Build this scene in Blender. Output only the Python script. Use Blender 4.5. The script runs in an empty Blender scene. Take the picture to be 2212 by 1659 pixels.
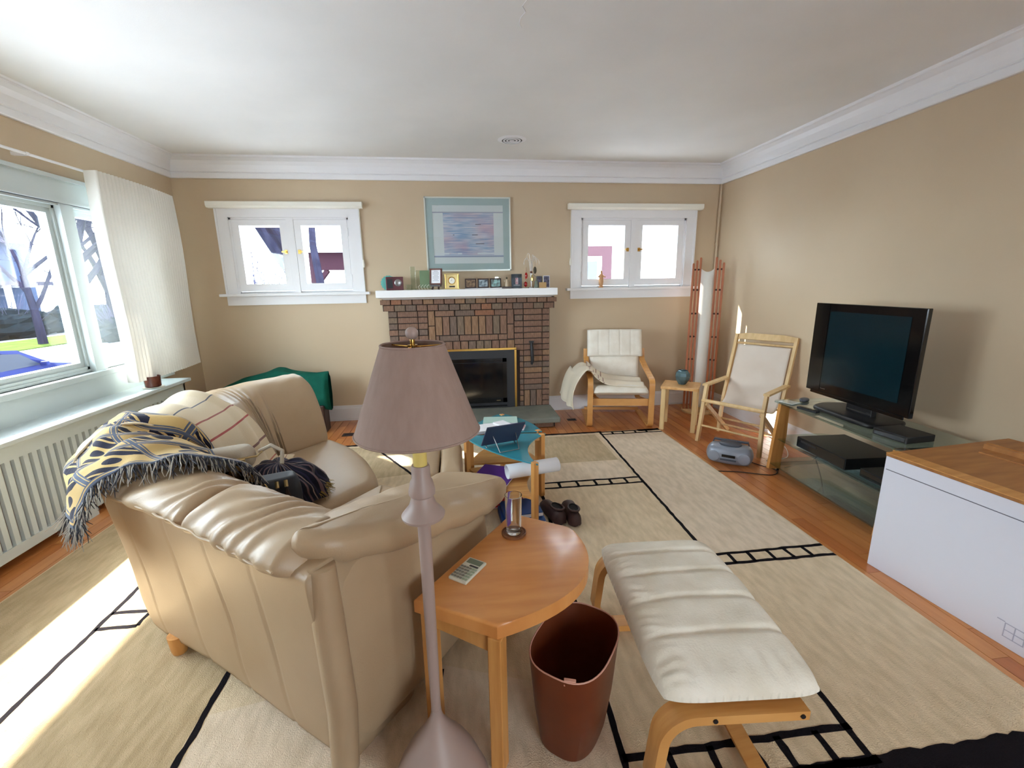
import bpy, bmesh, math, random
from mathutils import Vector, Matrix, noise
random.seed(7)
scene = bpy.context.scene
C = scene.collection
PI = math.pi

# ------------------------------------------------------------------ camera
def srgb(r, g, b):
    f = lambda c: (c/255/12.92) if c/255 <= .04045 else ((c/255+.055)/1.055)**2.4
    return (f(r), f(g), f(b), 1.0)

YAW, PITCH, ROLL = math.radians(6.925), math.radians(12.722), math.radians(-.901)
cam = bpy.data.cameras.new('camera')
cam.sensor_width = 36; cam.lens = 36*959.38/2212; cam.clip_start = .05; cam.clip_end = 300
camo = bpy.data.objects.new('camera', cam); C.objects.link(camo)
f0 = Vector((math.sin(YAW), math.cos(YAW), 0)); r0 = Vector((math.cos(YAW), -math.sin(YAW), 0)); u0 = Vector((0, 0, 1))
fw = f0*math.cos(PITCH) - u0*math.sin(PITCH); up = u0*math.cos(PITCH) + f0*math.sin(PITCH)
rt = r0*math.cos(ROLL) + up*math.sin(ROLL); up2 = up*math.cos(ROLL) - r0*math.sin(ROLL)
camo.matrix_world = Matrix(((rt.x, up2.x, -fw.x, 0), (rt.y, up2.y, -fw.y, 0), (rt.z, up2.z, -fw.z, 1.5), (0, 0, 0, 1)))
scene.camera = camo

# ------------------------------------------------------------------ light
w = bpy.data.worlds.new('sky'); scene.world = w; w.use_nodes = True
bgn = w.node_tree.nodes['Background']
bgn.inputs[0].default_value = (.79, .91, 1.0, 1); bgn.inputs[1].default_value = 8.0
sun = bpy.data.lights.new('sun', 'SUN'); sun.energy = 15; sun.angle = math.radians(.8); sun.color = (1, .95, .87)
suno = bpy.data.objects.new('sun', sun); C.objects.link(suno)
suno.rotation_euler = Vector((.80, -.80, -1)).to_track_quat('-Z', 'Y').to_euler()
suno.location = (-6, 10, 10)
def portal(name, loc, direction, sx, sy):
    l = bpy.data.lights.new(name, 'AREA'); l.shape = 'RECTANGLE'; l.size = sx; l.size_y = sy
    l.cycles.is_portal = True
    o = bpy.data.objects.new(name, l); C.objects.link(o); o.location = loc
    o.rotation_euler = Vector(direction).to_track_quat('-Z', 'Y').to_euler()
portal('portal_left', (-2.95, 2.65, 1.5), (1, 0, 0), 3.6, 1.3)
portal('portal_back_left', (-1.7, 5.4, 1.8), (0, -1, 0), 1.3, .9)
portal('portal_back_right', (2.05, 5.4, 1.8), (0, -1, 0), 1.3, .9)
portal('portal_rear', (1.68, -2.85, 1.3), (0, 1, 0), 1.9, 1.25)
scene.view_settings.view_transform = 'Standard'; scene.view_settings.look = 'None'
scene.view_settings.gamma = 1; scene.view_settings.use_curve_mapping = False
scene.view_settings.exposure = 1.45
try:
    scene.cycles.use_denoising = True
    scene.cycles.max_bounces = 10; scene.cycles.diffuse_bounces = 6; scene.cycles.transparent_max_bounces = 16
    scene.cycles.sample_clamp_indirect = 6
except Exception: pass

# ------------------------------------------------------------------ materials
M = {}
def mat(name, rgb, rough=.6, rgb2=None, scale=(8, 8, 8), detail=3, bump=0, bscale=60, metal=0, spec=.5, coat=0, lo=.35, hi=.65, trans=0, alpha=1, sheen=0):
    m = bpy.data.materials.new(name); m.use_nodes = True; nt = m.node_tree; N = nt.nodes; L = nt.links
    b = N['Principled BSDF']
    b.inputs['Base Color'].default_value = srgb(*rgb); b.inputs['Roughness'].default_value = rough
    b.inputs['Metallic'].default_value = metal; b.inputs['Specular IOR Level'].default_value = spec
    b.inputs['Coat Weight'].default_value = coat; b.inputs['Coat Roughness'].default_value = .15
    b.inputs['Transmission Weight'].default_value = trans; b.inputs['Sheen Weight'].default_value = sheen
    tc = N.new('ShaderNodeTexCoord'); mp = N.new('ShaderNodeMapping'); mp.inputs['Scale'].default_value = scale
    L.new(tc.outputs['Object'], mp.inputs[0])
    if rgb2:
        n = N.new('ShaderNodeTexNoise'); n.inputs['Scale'].default_value = 1; n.inputs['Detail'].default_value = detail
        L.new(mp.outputs[0], n.inputs['Vector'])
        cr = N.new('ShaderNodeValToRGB'); cr.color_ramp.elements[0].color = srgb(*rgb); cr.color_ramp.elements[1].color = srgb(*rgb2)
        cr.color_ramp.elements[0].position = lo; cr.color_ramp.elements[1].position = hi
        L.new(n.outputs['Fac'], cr.inputs[0]); L.new(cr.outputs[0], b.inputs['Base Color'])
    if bump:
        n2 = N.new('ShaderNodeTexNoise'); n2.inputs['Scale'].default_value = bscale; n2.inputs['Detail'].default_value = 4
        L.new(tc.outputs['Object'], n2.inputs['Vector'])
        bp = N.new('ShaderNodeBump'); bp.inputs['Strength'].default_value = bump; bp.inputs['Distance'].default_value = .01
        L.new(n2.outputs['Fac'], bp.inputs['Height']); L.new(bp.outputs[0], b.inputs['Normal'])
    M[name] = m; return m

mat('wall', (203, 183, 154), .55, (199, 178, 149), (1.2, 1.2, 1.2), bump=.03, bscale=120)
mat('ceiling', (232, 231, 228), .8, (226, 225, 222), (1.5, 1.5, 1.5), bump=.05, bscale=150)
mat('trim', (236, 236, 238), .35)
mat('trim_dimmed', (196, 206, 206), .4)  # same white trim paint, colour darkened to offset the window glare
mat('cream_trim', (240, 238, 226), .4)
mat('plank_a', (204, 132, 74), .3, (178, 106, 54), (14, 1.6, 14), 4, coat=.25)
mat('plank_b', (212, 144, 82), .3, (188, 118, 62), (14, 1.6, 14), 4, coat=.25)
mat('plank_c', (190, 116, 62), .3, (164, 94, 48), (14, 1.6, 14), 4, coat=.25)
mat('floor_base', (96, 56, 30), .6)
mat('rug_cream', (228, 206, 172), .95, (210, 188, 153), (30, 9, 20), 5, bump=.6, bscale=220, sheen=.2, spec=.1)
mat('rug_tan', (200, 176, 138), .95, (180, 157, 119), (34, 8, 20), 5, bump=.6, bscale=220, sheen=.2, spec=.1)
mat('rug_light', (234, 214, 188), .95, (216, 196, 168), (30, 9, 20), 5, bump=.6, bscale=220, sheen=.2, spec=.1)
mat('rug_black', (26, 22, 26), .95, bump=.6, bscale=250, spec=.1)
mat('leather', (184, 160, 129), .40, (176, 151, 120), (3, 3, 3), 4, bump=.08, bscale=180, spec=.5)
mat('leather_shaded', (120, 98, 76), .45, bump=.06, bscale=160)  # ottoman leather with the shadow on its front put into the colour
mat('pine', (216, 160, 92), .42, (198, 138, 72), (3, 40, 6), 4)
mat('pine_z', (216, 158, 90), .42, (198, 136, 70), (40, 40, 3), 4)
mat('beech', (222, 176, 118), .45, (208, 158, 98), (30, 30, 3), 4)
mat('pale_wood', (226, 194, 142), .5, (212, 178, 124), (30, 30, 3), 4)
mat('red_wood', (176, 104, 66), .45, (156, 86, 52), (40, 40, 3), 4)
mat('tabletop', (222, 156, 90), .32, (208, 138, 74), (3, 22, 3), 4, coat=.2)
mat('lamp_taupe', (166, 146, 138), .45)
mat('lamp_shade', (160, 138, 128), .8, (154, 132, 122), (60, 60, 3), 3, bump=.1, bscale=300, spec=.2)
mat('candle', (224, 200, 112), .5)
mat('brass', (214, 172, 92), .22, metal=1)
mat('gold', (206, 184, 130), .28, metal=1)
mat('steel', (150, 150, 150), .3, metal=1)
mat('mortar', (62, 50, 44), .95, bump=.3, bscale=90)
for i, (a, b2) in enumerate((((136, 106, 90), (116, 90, 76)), ((142, 110, 92), (120, 94, 78)), ((150, 118, 92), (128, 100, 78)), ((124, 104, 92), (106, 90, 80)), ((152, 108, 84), (130, 92, 72)), ((132, 112, 94), (112, 96, 82)))):
    mat('brick_%d' % i, a, .9, b2, (90, 90, 12), 3, bump=.5, bscale=110, spec=.2)
mat('slate', (126, 128, 118), .7, (108, 110, 102), (5, 5, 5), 5, bump=.15, bscale=40)
mat('black_metal', (30, 31, 36), .5)
mat('black_gloss', (10, 10, 12), .12, spec=.6)
mat('black_plastic', (24, 24, 27), .4)
mat('dark_glass', (16, 17, 19), .1)
mat('screen', (10, 36, 44), .14, spec=.5)
mat('white_card', (226, 228, 240), .6)
mat('print_grey', (176, 180, 200), .7)
mat('seam_dark', (96, 98, 112), .7)
mat('board_wood', (178, 124, 68), .45, (152, 98, 50), (3, 20, 3), 4)
mat('bin', (112, 54, 28), .42, (100, 46, 24), (4, 4, 4), 3)
mat('bin_edge', (214, 160, 140), .5)
mat('cotton', (238, 232, 220), .9, (228, 220, 206), (9, 9, 9), 4, bump=.15, bscale=120, spec=.2)
mat('cotton_stain', (238, 232, 218), .9, (222, 214, 196), (7, 7, 7), 5, bump=.2, bscale=140, spec=.2)
mat('canvas', (226, 214, 202), .9, (220, 206, 192), (4, 4, 4), 3, bump=.1, bscale=260, spec=.2)
mat('green_cloth', (14, 92, 76), .8, (8, 76, 62), (6, 6, 6), 3, bump=.3, bscale=25, spec=.2)
mat('ceramic_brown', (110, 58, 44), .25, (84, 40, 30), (20, 20, 20), 4)
mat('shoe', (64, 36, 32), .55, (52, 28, 26), (20, 20, 20), 3)
mat('shoe_in', (14, 10, 10), .9)
mat('teal_glass', (70, 164, 182), .12, (60, 150, 172), (5, 5, 5), 2, spec=.6, trans=.25)
mat('paper', (236, 236, 240), .8)
mat('paper_mint', (176, 206, 196), .8)
mat('purple', (96, 44, 150), .5)
mat('red', (186, 26, 44), .5)
mat('blue', (36, 72, 132), .5)
mat('navy_book', (58, 66, 92), .5)
mat('blue_ball', (62, 66, 104), .4)
mat('calc', (208, 206, 190), .5); mat('calc_key', (128, 124, 112), .5); mat('calc_screen', (112, 124, 104), .25)
mat('coaster', (136, 84, 48), .6, (112, 64, 36), (30, 30, 30), 4)
mat('boombox', (142, 148, 160), .35, metal=.25); mat('boombox_dark', (70, 74, 84), .45)
mat('vase', (96, 124, 132), .16, (58, 84, 96), (9, 9, 9), 3, metal=.35)
mat('slats_back', (176, 160, 160), .8)
mat('maroon', (84, 24, 34), .3); mat('dark_wood', (52, 30, 24), .4); mat('frame_red', (98, 50, 36), .4)
mat('teal_trim', (92, 170, 160), .5)
mat('mat_board', (168, 188, 188), .7); mat('silver_frame', (216, 220, 212), .35, metal=.3)
mat('photo_sepia', (150, 122, 92), .4, (70, 48, 36), (40, 40, 40), 3)
mat('photo_grey', (170, 186, 194), .4, (44, 56, 66), (34, 34, 34), 3)
mat('photo_teal', (150, 196, 196), .4, (70, 50, 42), (26, 26, 26), 2)
mat('photo_violet', (110, 104, 130), .4, (40, 34, 40), (34, 34, 34), 3)
mat('photo_pink', (206, 190, 194), .4, (170, 90, 104), (60, 60, 60), 3)
mat('slate_frame', (70, 80, 90), .5); mat('gold_photo', (176, 136, 74), .4)
mat('lady', (190, 172, 148), .6); mat('bronze_fig', (200, 150, 104), .5)
mat('red_glass', (160, 20, 20), .15, spec=.7); mat('stone_grey', (120, 128, 116), .7); mat('bird', (70, 60, 44), .6)
mat('pale_green', (158, 170, 144), .6)
mat('handbag_navy', (22, 30, 44), .5); mat('pouch_grey', (176, 164, 146), .6, bump=.1, bscale=150)
mat('tassel', (58, 40, 34), .7); mat('fringe_dark', (56, 56, 64), .9); mat('fringe_pale', (176, 170, 160), .9); mat('fringe_gold', (150, 128, 66), .9); mat('fringe_cream', (224, 208, 184), .9)
mat('grass', (62, 74, 36), 1, (50, 60, 30), (2, 2, 2), 4, bump=.4, bscale=20, spec=0); mat('road', (84, 88, 104), 1, spec=0); mat('pavement', (176, 180, 190), 1, spec=0)
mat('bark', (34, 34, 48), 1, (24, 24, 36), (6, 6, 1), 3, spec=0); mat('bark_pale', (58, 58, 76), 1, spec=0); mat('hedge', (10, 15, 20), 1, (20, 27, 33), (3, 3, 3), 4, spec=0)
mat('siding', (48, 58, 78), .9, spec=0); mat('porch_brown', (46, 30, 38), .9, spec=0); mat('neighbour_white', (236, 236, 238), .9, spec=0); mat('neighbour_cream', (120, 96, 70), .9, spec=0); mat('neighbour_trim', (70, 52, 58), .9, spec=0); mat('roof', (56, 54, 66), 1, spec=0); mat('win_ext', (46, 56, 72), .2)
mat('car_blue', (8, 22, 70), .6, spec=.08); mat('car_glass', (26, 34, 48), .4, spec=.15); mat('tyre', (16, 16, 18), .8)

def glassy(name, rgb, fac, rough=.02):
    m = bpy.data.materials.new(name); m.use_nodes = True; nt = m.node_tree; N = nt.nodes; L = nt.links
    N.remove(N['Principled BSDF']); out = N['Material Output']
    t = N.new('ShaderNodeBsdfTransparent'); t.inputs[0].default_value = (*rgb, 1)
    g = N.new('ShaderNodeBsdfGlossy'); g.inputs['Roughness'].default_value = rough; g.inputs[0].default_value = (1, 1, 1, 1)
    fr = N.new('ShaderNodeLayerWeight'); fr.inputs[0].default_value = .5
    pw = N.new('ShaderNodeMath'); pw.operation = 'POWER'; pw.inputs[1].default_value = 4.0; L.new(fr.outputs['Facing'], pw.inputs[0])
    mu = N.new('ShaderNodeMath'); mu.operation = 'MULTIPLY_ADD'; mu.inputs[1].default_value = fac*.8; mu.inputs[2].default_value = .04*fac; mu.use_clamp = True; L.new(pw.outputs[0], mu.inputs[0])
    mx = N.new('ShaderNodeMixShader'); L.new(mu.outputs[0], mx.inputs[0]); L.new(t.outputs[0], mx.inputs[1]); L.new(g.outputs[0], mx.inputs[2])
    L.new(mx.outputs[0], out.inputs[0]); M[name] = m
glassy('pane', (.97, .98, .98), 1.0)
glassy('shelf_glass', (.72, .84, .84), 1.6)
glassy('tumbler', (.985, .99, .985), 1.0)
mat('clear_glass', (250, 252, 250), .02, trans=1, spec=.5)
glassy('award_glass', (.86, .92, .88), 1.2)

def curtain_mat():
    m = bpy.data.materials.new('curtain'); m.use_nodes = True; nt = m.node_tree; N = nt.nodes; L = nt.links
    N.remove(N['Principled BSDF']); d = N.new('ShaderNodeBsdfDiffuse'); d.inputs[0].default_value = srgb(232, 230, 222)
    t = N.new('ShaderNodeBsdfTranslucent'); t.inputs[0].default_value = srgb(232, 230, 222)
    mx = N.new('ShaderNodeMixShader'); mx.inputs[0].default_value = .06
    L.new(d.outputs[0], mx.inputs[1]); L.new(t.outputs[0], mx.inputs[2]); L.new(mx.outputs[0], N['Material Output'].inputs[0]); M['curtain'] = m
curtain_mat()

def uvmat(name, build, rough=.9):
    """material whose colour is built from the mesh's UV map"""
    m = bpy.data.materials.new(name); m.use_nodes = True; nt = m.node_tree; b = nt.nodes['Principled BSDF']
    b.inputs['Roughness'].default_value = rough; b.inputs['Specular IOR Level'].default_value = .15; b.inputs['Sheen Weight'].default_value = .15
    uv = nt.nodes.new('ShaderNodeUVMap'); sp = nt.nodes.new('ShaderNodeSeparateXYZ'); nt.links.new(uv.outputs[0], sp.inputs[0])
    def mth(op, a, c=0):
        n = nt.nodes.new('ShaderNodeMath'); n.operation = op
        for i, v in ((0, a), (1, c)):
            if isinstance(v, (int, float)): n.inputs[i].default_value = v
            else: nt.links.new(v, n.inputs[i])
        return n.outputs[0]
    def mix(f, c1, c2):
        n = nt.nodes.new('ShaderNodeMix'); n.data_type = 'RGBA'
        if isinstance(f, (int, float)): n.inputs[0].default_value = f
        else: nt.links.new(f, n.inputs[0])
        for i, v in ((6, c1), (7, c2)):
            if isinstance(v, tuple): n.inputs[i].default_value = srgb(*v)
            else: nt.links.new(v, n.inputs[i])
        return n.outputs[2]
    def band(x, a, c):
        return mth('MULTIPLY', mth('GREATER_THAN', x, a), mth('LESS_THAN', x, c))
    col = build(sp.outputs[0], sp.outputs[1], mth, mix, band, nt, uv)
    nt.links.new(col, b.inputs['Base Color'])
    n2 = nt.nodes.new('ShaderNodeTexNoise'); n2.inputs['Scale'].default_value = 220
    tc = nt.nodes.new('ShaderNodeTexCoord'); nt.links.new(tc.outputs['Object'], n2.inputs['Vector'])
    bp = nt.nodes.new('ShaderNodeBump'); bp.inputs['Strength'].default_value = .35; bp.inputs['Distance'].default_value = .004
    nt.links.new(n2.outputs['Fac'], bp.inputs['Height']); nt.links.new(bp.outputs[0], b.inputs['Normal'])
    M[name] = m
def b_cream(u, v, mth, mix, band, nt, uv):
    c = mix(0, (230, 214, 184), (230, 214, 184))
    for a, colr in ((.52, (110, 112, 124)), (.60, (176, 112, 104)), (.66, (186, 96, 92)), (.74, (150, 116, 110)), (.80, (196, 120, 104)), (.87, (176, 100, 92)), (.93, (176, 130, 112))):
        c = mix(band(v, a, a+.006), c, colr)
    return c
uvmat('throw_cream', b_cream)
def b_chair(u, v, mth, mix, band, nt, uv):
    c = mix(0, (228, 216, 194), (228, 216, 194))
    for a in (.5, .56, .64, .7): c = mix(band(u, a, a+.012), c, (160, 130, 116))
    return c
uvmat('throw_chair', b_chair)
def b_navy(u, v, mth, mix, band, nt, uv):
    c = mix(0, (26, 28, 46), (26, 28, 46))
    s = mth('FRACT', mth('MULTIPLY', u, 14)); c = mix(band(s, .1, .24), c, (108, 88, 92)); c = mix(band(s, .5, .58), c, (150, 132, 124))
    return mix(band(s, .72, .84), c, (44, 44, 70))
uvmat('throw_navy', b_navy)
def b_pattern(u, v, mth, mix, band, nt, uv):
    gold, navy, blue = (206, 176, 118), (30, 30, 52), (88, 98, 118)
    fu = mth('FRACT', mth('MULTIPLY', u, 3.5)); fv = mth('FRACT', mth('MULTIPLY', v, 5.0))
    du = mth('ABSOLUTE', mth('SUBTRACT', fu, .5)); dv = mth('ABSOLUTE', mth('SUBTRACT', fv, .5))
    dia = mth('ADD', du, dv); cheb = mth('MAXIMUM', du, dv); r2 = mth('ADD', mth('MULTIPLY', du, du), mth('MULTIPLY', dv, dv))
    prod = mth('MULTIPLY', mth('SUBTRACT', fu, .5), mth('SUBTRACT', fv, .5))
    c = mix(mth('GREATER_THAN', prod, .012), gold, navy)
    c = mix(mth('LESS_THAN', dia, .33), c, gold)
    c = mix(mth('LESS_THAN', r2, .018), c, navy)
    c = mix(band(dia, .58, .66), c, gold)
    c = mix(mth('GREATER_THAN', dia, .78), c, gold)
    c = mix(mth('GREATER_THAN', cheb, .43), c, blue)
    c = mix(mth('MULTIPLY', mth('GREATER_THAN', cheb, .455), mth('LESS_THAN', cheb, .47)), c, gold)
    c = mix(mth('LESS_THAN', mth('ABSOLUTE', mth('SUBTRACT', u, .5)), .0), c, navy)
    edge = mth('MAXIMUM', mth('ABSOLUTE', mth('SUBTRACT', u, .5)), mth('ABSOLUTE', mth('SUBTRACT', v, .5)))
    c = mix(mth('GREATER_THAN', edge, .455), c, blue)
    c = mix(band(edge, .465, .475), c, gold)
    return c
uvmat('throw_pattern', b_pattern)
def b_art(u, v, mth, mix, band, nt, uv):
    n = nt.nodes.new('ShaderNodeTexNoise'); mp = nt.nodes.new('ShaderNodeMapping'); mp.inputs['Scale'].default_value = (3, 26, 1)
    nt.links.new(uv.outputs[0], mp.inputs[0]); nt.links.new(mp.outputs[0], n.inputs['Vector']); n.inputs['Scale'].default_value = 1.2; n.inputs['Detail'].default_value = 5
    n2 = nt.nodes.new('ShaderNodeTexNoise'); nt.links.new(uv.outputs[0], n2.inputs['Vector']); n2.inputs['Scale'].default_value = 2.6
    c = mix(mth('MULTIPLY', mth('SUBTRACT', n.outputs['Fac'], .35), 3.2), (132, 164, 200), (214, 214, 220)); rmp = mth('MULTIPLY', mth('SUBTRACT', n2.outputs['Fac'], .42), 3.0); rm2 = nt.nodes.new('ShaderNodeClamp'); nt.links.new(rmp, rm2.inputs[0]); c = mix(mth('MULTIPLY', rm2.outputs[0], .75), c, (204, 152, 168))
    inner = mth('MULTIPLY', band(u, .15, .86), band(v, .14, .87))
    c = mix(inner, (214, 220, 220), c)
    c = mix(band(v, .115, .14), c, (150, 160, 184)); c = mix(band(v, .865, .885), c, (164, 168, 186)); c = mix(band(v, .14, .15), c, (196, 208, 222))
    c = mix(mth('MULTIPLY', band(v, .165, .19), mth('ADD', band(u, .03, .22), mth('ADD', band(u, .34, .4), band(u, .62, .98)))), c, (214, 220, 224))
    for a, b2, vv in ((.6, .68, .67), (.55, .63, .49), (.6, .72, .34), (.28, .3, .49)):
        c = mix(mth('MULTIPLY', band(u, a, b2), band(v, vv, vv+.012)), c, (96, 90, 104))
    return c
uvmat('artwork', b_art, .5)

# ------------------------------------------------------------------ mesh helpers
def nb(): return bmesh.new()
def box(bm, x0, x1, y0, y1, z0, z1, mtx=None, bev=0):
    vs = [bm.verts.new((x, y, z)) for x in (x0, x1) for y in (y0, y1) for z in (z0, z1)]
    F = [(0, 1, 3, 2), (4, 6, 7, 5), (0, 4, 5, 1), (2, 3, 7, 6), (0, 2, 6, 4), (1, 5, 7, 3)]
    fs = [bm.faces.new([vs[i] for i in f]) for f in F]
    if bev:
        r = bmesh.ops.bevel(bm, geom=list({e for f in fs for e in f.edges}), offset=bev, segments=2, affect='EDGES', profile=.5)
        vs = list({v for f in r['faces'] for v in f.verts} | {v for v in vs if v.is_valid})
    if mtx is not None:
        for v in vs: v.co = mtx @ v.co
    return vs
def frame_of(d):
    d = d.normalized(); a = Vector((0, 0, 1)) if abs(d.z) < .95 else Vector((1, 0, 0))
    s = d.cross(a).normalized(); return s, s.cross(d).normalized()
def tube(bm, pts, r, n=8, cap=True):
    pts = [Vector(p) for p in pts]; rs = r if isinstance(r, (list, tuple)) else [r]*len(pts); rings = []
    s = None
    for i, p in enumerate(pts):
        d = (pts[min(i+1, len(pts)-1)] - pts[max(i-1, 0)])
        if d.length < 1e-9: d = Vector((0, 0, 1))
        d.normalize()
        if s is None: s, t = frame_of(d)
        else:
            s = (s - d*s.dot(d)); s = s.normalized() if s.length > 1e-6 else frame_of(d)[0]
        t = d.cross(s)
        rings.append([bm.verts.new(p + (s*math.cos(2*PI*k/n) + t*math.sin(2*PI*k/n))*rs[i]) for k in range(n)])
    for a, b in zip(rings, rings[1:]):
        for k in range(n): bm.faces.new((a[k], a[(k+1) % n], b[(k+1) % n], b[k]))
    if cap: bm.faces.new(rings[0][::-1]); bm.faces.new(rings[-1])
def bar(bm, pts, wd, th, side):
    """rectangular section swept along pts: wd along the constant vector side, th across"""
    pts = [Vector(p) for p in pts]; S = Vector(side).normalized(); rings = []
    for i, p in enumerate(pts):
        d = (pts[min(i+1, len(pts)-1)] - pts[max(i-1, 0)]).normalized(); t = d.cross(S).normalized()
        rings.append([bm.verts.new(p + S*a*wd/2 + t*b*th/2) for a, b in ((-1, -1), (1, -1), (1, 1), (-1, 1))])
    for a, b in zip(rings, rings[1:]):
        for k in range(4): bm.faces.new((a[k], a[(k+1) % 4], b[(k+1) % 4], b[k]))
    bm.faces.new(rings[0][::-1]); bm.faces.new(rings[-1])
def arc(c, r, a0, a1, n, plane):
    """points on an arc; plane maps (p,q) to 3D"""
    return [plane(c[0]+r*math.cos(a0+(a1-a0)*i/n), c[1]+r*math.sin(a0+(a1-a0)*i/n)) for i in range(n+1)]
def lathe(bm, prof, n=24, c=(0, 0, 0), closed=False):
    rings = []
    for r, z in prof:
        if r < 1e-5: rings.append([bm.verts.new((c[0], c[1], c[2]+z))])
        else: rings.append([bm.verts.new((c[0]+r*math.cos(2*PI*k/n), c[1]+r*math.sin(2*PI*k/n), c[2]+z)) for k in range(n)])
    pr = list(zip(rings, rings[1:])) + ([(rings[-1], rings[0])] if closed else [])
    for a, b in pr:
        for k in range(n):
            if len(a) == 1 and len(b) == 1: continue
            if len(a) == 1: bm.faces.new((a[0], b[(k+1) % n], b[k]))
            elif len(b) == 1: bm.faces.new((a[k], a[(k+1) % n], b[0]))
            else: bm.faces.new((a[k], a[(k+1) % n], b[(k+1) % n], b[k]))
def prism(bm, poly, z0, z1, mtx=None, bev=0):
    a = [bm.verts.new((x, y, z0)) for x, y in poly]; b = [bm.verts.new((x, y, z1)) for x, y in poly]; n = len(poly)
    fs = [bm.faces.new(a[::-1]), bm.faces.new(b)]
    for k in range(n): fs.append(bm.faces.new((a[k], a[(k+1) % n], b[(k+1) % n], b[k])))
    vs = a+b
    if bev:
        r = bmesh.ops.bevel(bm, geom=[e for e in fs[1].edges], offset=bev, segments=3, affect='EDGES', profile=.5)
        vs = list({v for f in r['faces'] for v in f.verts} | {v for v in vs if v.is_valid})
    if mtx is not None:
        for v in vs: v.co = mtx @ v.co
def grid(bm, f, nu, nv, uv=False, closeu=False):
    """surface from f(i/nu, j/nv) -> Vector"""
    V = [[bm.verts.new(f(i/nu, j/nv)) for j in range(nv+1)] for i in range(nu+(0 if closeu else 1))]
    lay = bm.loops.layers.uv.verify() if uv else None
    n = len(V)
    for i in range(nu):
        for j in range(nv):
            fc = bm.faces.new((V[i][j], V[(i+1) % n][j], V[(i+1) % n][j+1], V[i][j+1]))
            if uv:
                for l, (a, b) in zip(fc.loops, ((i, j), (i+1, j), (i+1, j+1), (i, j+1))): l[lay].uv = (a/nu, b/nv)
def blob(bm, c, s, nu=16, nv=10, fn=None):
    """ellipsoid with optional displacement fn(unit vector)->scale"""
    rings = []
    for j in range(nv+1):
        th = PI*j/nv
        if j in (0, nv): pts = [Vector((0, 0, math.cos(th)))]
        else: pts = [Vector((math.sin(th)*math.cos(2*PI*k/nu), math.sin(th)*math.sin(2*PI*k/nu), math.cos(th))) for k in range(nu)]
        rings.append([bm.verts.new(Vector(c) + Vector((p.x*s[0], p.y*s[1], p.z*s[2]))*(fn(p) if fn else 1)) for p in pts])
    for a, b in zip(rings, rings[1:]):
        for k in range(nu):
            if len(a) == 1: bm.faces.new((a[0], b[k], b[(k+1) % nu]))
            elif len(b) == 1: bm.faces.new((a[(k+1) % nu], a[k], b[0]))
            else: bm.faces.new((a[(k+1) % nu], a[k], b[k], b[(k+1) % nu]))
def cushion(bm, poly, z0, z1, rnd=.05, zf=None, n=6, puff=.015, nf=None, grow=False):
    """rounded pad from a plan outline (ccw), resampled; zf(x,y) adds height"""
    P = [Vector((x, y, 0)) for x, y in poly]; pts = []
    for a, b in zip(P, P[1:]+P[:1]):
        k = max(1, int((b-a).length/.03))
        pts += [a.lerp(b, i/k) for i in range(k)]
    for _ in range(3): pts = [(pts[i-1]+pts[i]*2+pts[(i+1) % len(pts)])/4 for i in range(len(pts))]
    c = sum(pts, Vector())/len(pts); N = len(pts); h = z1-z0; rings = []
    def off(d):
        out = []
        for i in range(N):
            t = (pts[(i+1) % N]-pts[i-1]).normalized(); nrm = Vector((t.y, -t.x, 0)); out.append(pts[i]-nrm*d)
        return out
    prof = [(rnd*(1-math.cos(a)), z0+h*.5-h*.5*math.sin(a)) for a in [PI/2*(1-i/n) for i in range(n+1)]]
    prof = [(rnd*(1-math.cos(PI/2*(1-i/n))), z0+h/2-(h/2)*math.sin(PI/2*(1-i/n))) for i in range(n+1)] + [(rnd*(1-math.cos(PI/2*i/n)), z0+h/2+(h/2)*math.sin(PI/2*i/n)) for i in range(1, n+1)]
    def Z(p, z):
        v = p.copy(); v.z = z + (zf(p.x, p.y)*((z-z0)/(z1-z0) if grow else 1) if zf else 0)
        if nf: v = v + nf(v)
        return v
    for d, z in prof: rings.append([bm.verts.new(Z(p, z)) for p in off(d)])
    for a, b in zip(rings, rings[1:]):
        for k in range(N): bm.faces.new((a[k], a[(k+1) % N], b[(k+1) % N], b[k]))
    top = off(rnd); last = rings[-1]
    for s in (.8, .6, .4, .2):
        rg = [bm.verts.new(Z(c+(p-c)*s, z1+puff*(1-s*s))) for p in top]
        for k in range(N): bm.faces.new((last[k], last[(k+1) % N], rg[(k+1) % N], rg[k]))
        last = rg
    v = bm.verts.new(Z(c, z1+puff))
    for k in range(N): bm.faces.new((last[k], last[(k+1) % N], v))
    bm.faces.new(rings[0][::-1])

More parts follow.
